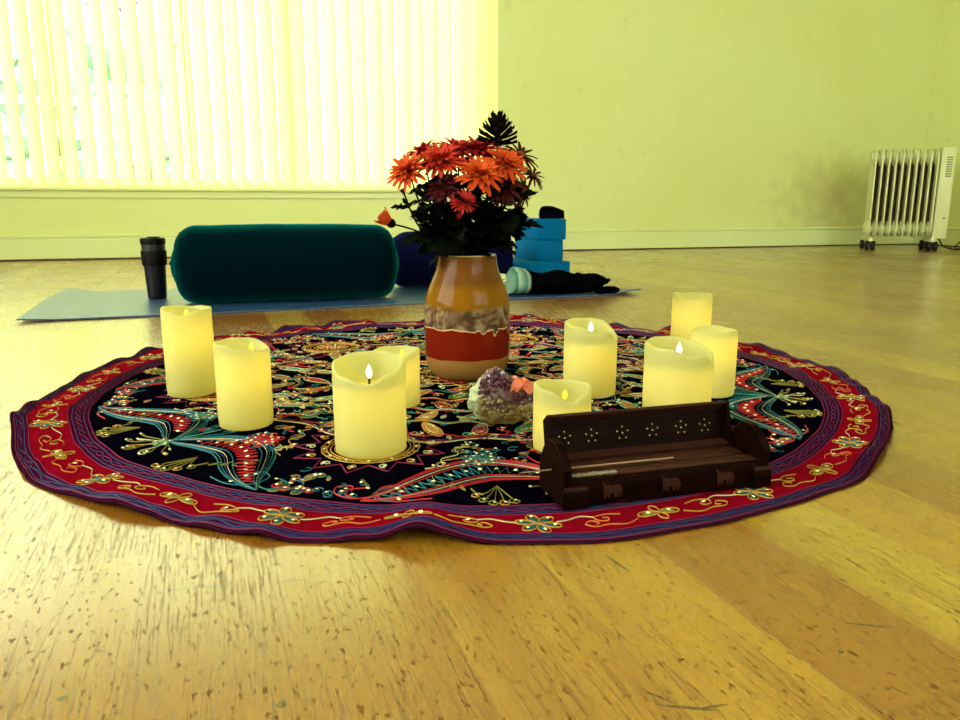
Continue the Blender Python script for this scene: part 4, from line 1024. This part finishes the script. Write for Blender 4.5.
for (x, y, z, s, rx, ry) in ((.008, -.012, .045, .0105, .7, .8), (.020, -.010, .050, .0115, .5, .3), (.003, -.004, .053, .008, .2, 1.0), (.031, -.008, .044, .009, .9, .5), (.028, -.002, .052, .008, .3, .6), (.036, .0, .046, .009, .2, .2), (.014, .0, .054, .007, .9, .2)):
    bm = bmesh.new(); bmesh.ops.create_cube(bm, size=s*1.25)
    for v in bm.verts: v.co.x += .25*v.co.z
    bm.transform(Matrix.Translation((x, y, z)) @ Euler((rx, ry, rx*2)).to_matrix().to_4x4()); bmesh.ops.bevel(bm, geom=bm.edges[:], offset=.0006, segments=1, affect='EDGES')
    o = obj('orange_crystal', bm, 'orange_quartz', t, False); o['label'] = 'glowing orange-pink blocky crystal'

# ------------------------------------------------------------------ incense box
def mk_wood():
    k = NT('dark_wood'); tc = k.n('ShaderNodeTexCoord').outputs['Object']; mp = k.n('ShaderNodeMapping', {0: tc, 3: (10, 60, 60)}).outputs[0]
    n = k.n('ShaderNodeTexNoise', {'Vector': mp, 'Scale': 2.0, 'Detail': 5.0}).outputs['Fac']
    k.t.links.new(k.ramp(n, [(.3, (.0040, .0008, .0004)), (.7, (.010, .0022, .0012))]), k.b.inputs['Base Color']); k.b.inputs['Roughness'].default_value = .5
    k.b.inputs['Specular IOR Level'].default_value = .03
mk_wood(); mat('tray_wood_lit', (.05, .017, .009), .6, .08, .35, 90); mat('inlay_wood', (.038, .012, .008), .5, .1, .1); mat('brass', (.45, .33, .14), .3, .5, metal=.8); mat('incense', (.34, .2, .12), .8, .2); mat('ash', (.32, .27, .2), .9, .1, .5, 200)
IB = radians(16.4); t = thing('incense_box', 'open dark wooden incense box with elephant inlays at the rug front edge', 'incense box', (.0752, .6420, RT), IB)
BL, BD = .219, .060
bm = bmesh.new(); box(bm, .008, BL-.008, 0, .006, 0, .0265, bev=.0008); obj('front_wall', bm, 'dark_wood', t)
bm = bmesh.new(); box(bm, .008, BL-.008, BD-.006, BD, 0, .0265, bev=.0008); obj('rear_wall', bm, 'dark_wood', t)
bm = bmesh.new(); box(bm, .008, BL-.008, .006, BD-.006, .0005, .006); obj('floor_board', bm, 'dark_wood', t)
bm = bmesh.new(); box(bm, .0085, BL-.0085, .0062, .022, .0062, .0262, bev=.0006); box(bm, .0085, BL-.0085, .022, .030, .0062, .020); box(bm, .0085, BL-.0085, .030, BD-.0065, .0062, .0256, bev=.0006)
obj('tray', bm, 'tray_wood_lit', t)  # lighter brown than the box: light on the tray top put into its colour
for s, x0 in ((0, 0.), (1, BL-.008)):
    bm = bmesh.new(); prism(bm, [(0, .0), (BD, .0), (BD, .030), (BD-.010, .046), (BD-.022, .0565), (.021, .0565), (.007, .048), (-.002, .038), (0, .026)], x0, x0+.008, 'x')
    bmesh.ops.bevel(bm, geom=bm.edges[:], offset=.0009, segments=1, affect='EDGES'); obj('end_panel', bm, 'dark_wood', t, False)
for x0, x1 in ((-.001, .024), (BL-.020, BL+.001)):
    bm = bmesh.new(); box(bm, x0, x1, -.004, .0005, 0, .0175, bev=.0008); obj('corner_block', bm, 'dark_wood', t)
    bm = bmesh.new(); prism(bm, [(x0+.002, .0178), (x1-.001, .0178), (x1-.001, .0205), (x0+.002, .0205)], -.0038, .0003); obj('corner_cap', bm, 'inlay_wood', t)
# lid: three boards forming a trough, opened upright on its rear hinges
lid = bpy.data.objects.new('lid', None); C.objects.link(lid); lid.parent = t; lid.location = (.008, BD+.001, .0275); lid.rotation_euler = (radians(-14), 0, 0)
LL = BL-.016
bm = bmesh.new(); box(bm, 0, LL, -.001, .003, .004, .0345)
obj('lid_board', bm, 'dark_wood', lid)
bm = bmesh.new(); prism(bm, [(.003, .004), (-.001, .004), (-.012, -.001), (-.010, -.004), (.003, .0)], 0, LL, 'x'); obj('lid_lower_board', bm, 'inlay_wood', lid, False)
bm = bmesh.new(); prism(bm, [(.003, .0345), (-.001, .0345), (-.011, .041), (-.0095, .0435), (.003, .038)], 0, LL, 'x'); obj('lid_upper_board', bm, 'inlay_wood', lid, False)
for x in (0, LL-.004):
    bm = bmesh.new(); prism(bm, [(.003, .0), (.003, .038), (-.0095, .0435), (-.011, .041), (-.012, .002), (-.010, -.003)], x-.0002, x+.0042, 'x'); obj('lid_end', bm, 'dark_wood', lid, False)
# star-grouped holes: bright discs on the lid stand in for daylight through them
bm = bmesh.new()
for gx in (.020, .049, .083, .117, .150, .178):
    for k in range(5):
        a = pi/2 + 2*pi*k/5; r = .0062
        cx_, cz_ = gx + r*cos(a), .019 + r*sin(a)
        bm.verts.ensure_lookup_table(); vs = [bm.verts.new((cx_+.0008*cos(q*pi/4), -.0013, cz_+.0008*sin(q*pi/4))) for q in range(8)]; bm.faces.new(vs)
    vs = [bm.verts.new((gx+.0009*cos(q*pi/4), -.0013, .019+.0009*sin(q*pi/4))) for q in range(8)]; bm.faces.new(vs)
obj('star_hole_light', bm, 'brass', lid, False)
bm = bmesh.new(); tube(bm, [(.07, BD+.0025, .0265), (.088, BD+.0025, .0265)], .0016, 8); tube(bm, [(.14, BD+.0025, .0265), (.158, BD+.0025, .0265)], .0016, 8); obj('hinge', bm, 'brass', t)
# elephants
EL = [(-.0085, .0105), (-.0090, .006), (-.0078, .0035), (-.0085, .0), (-.0068, .0005), (-.0060, .004), (-.0052, .0055), (-.0048, .0), (-.0030, .0), (-.0026, .0042), (.0012, .0042), (.0014, .0), (.0036, .0), (.0040, .0045), (.0050, .0045), (.0056, .0), (.0076, .0), (.0078, .006), (.0090, .003), (.0094, .0036), (.0082, .0088), (.006, .0112), (.001, .0118), (-.0025, .0110), (-.0045, .0122), (-.0068, .0125), (-.0088, .0150), (-.0104, .0158), (-.0112, .0148), (-.0100, .0140)]
for cx_ in (.050, .111, .170):
    bm = bmesh.new(); prism(bm, [(cx_+a*1.05, .0065+b*1.05) for a, b in EL], -.0008, .0002); o = obj('elephant_inlay', bm, 'inlay_wood', t, False); o['label'] = 'lighter brown elephant shaped inlay'
bm = bmesh.new()
for i in range(26):
    x = .014 + .0017*i; y = .009 + .002*rg.random(); box(bm, x, x+.0021, y, y+.003+.002*rg.random(), .0262, .0272+.0008*rg.random())
o = obj('incense_ash', bm, 'ash', None, False); o.location = t.location; o.rotation_euler = t.rotation_euler; tag(o, 'short trail of grey incense ash on the tray of the wooden box', 'ash', kind=None)
bm = bmesh.new(); tube(bm, [(-.030, .029, .0285), (.02, .029, .0283), (.128, .0275, .0283)], [.0006, .0009, .0010], 7); o = obj('incense_stick', bm, 'incense'); o.location = t.location; o.rotation_euler = t.rotation_euler
tag(o, 'thin brown incense stick lying along the open wooden box, tip poking out left', 'incense stick')
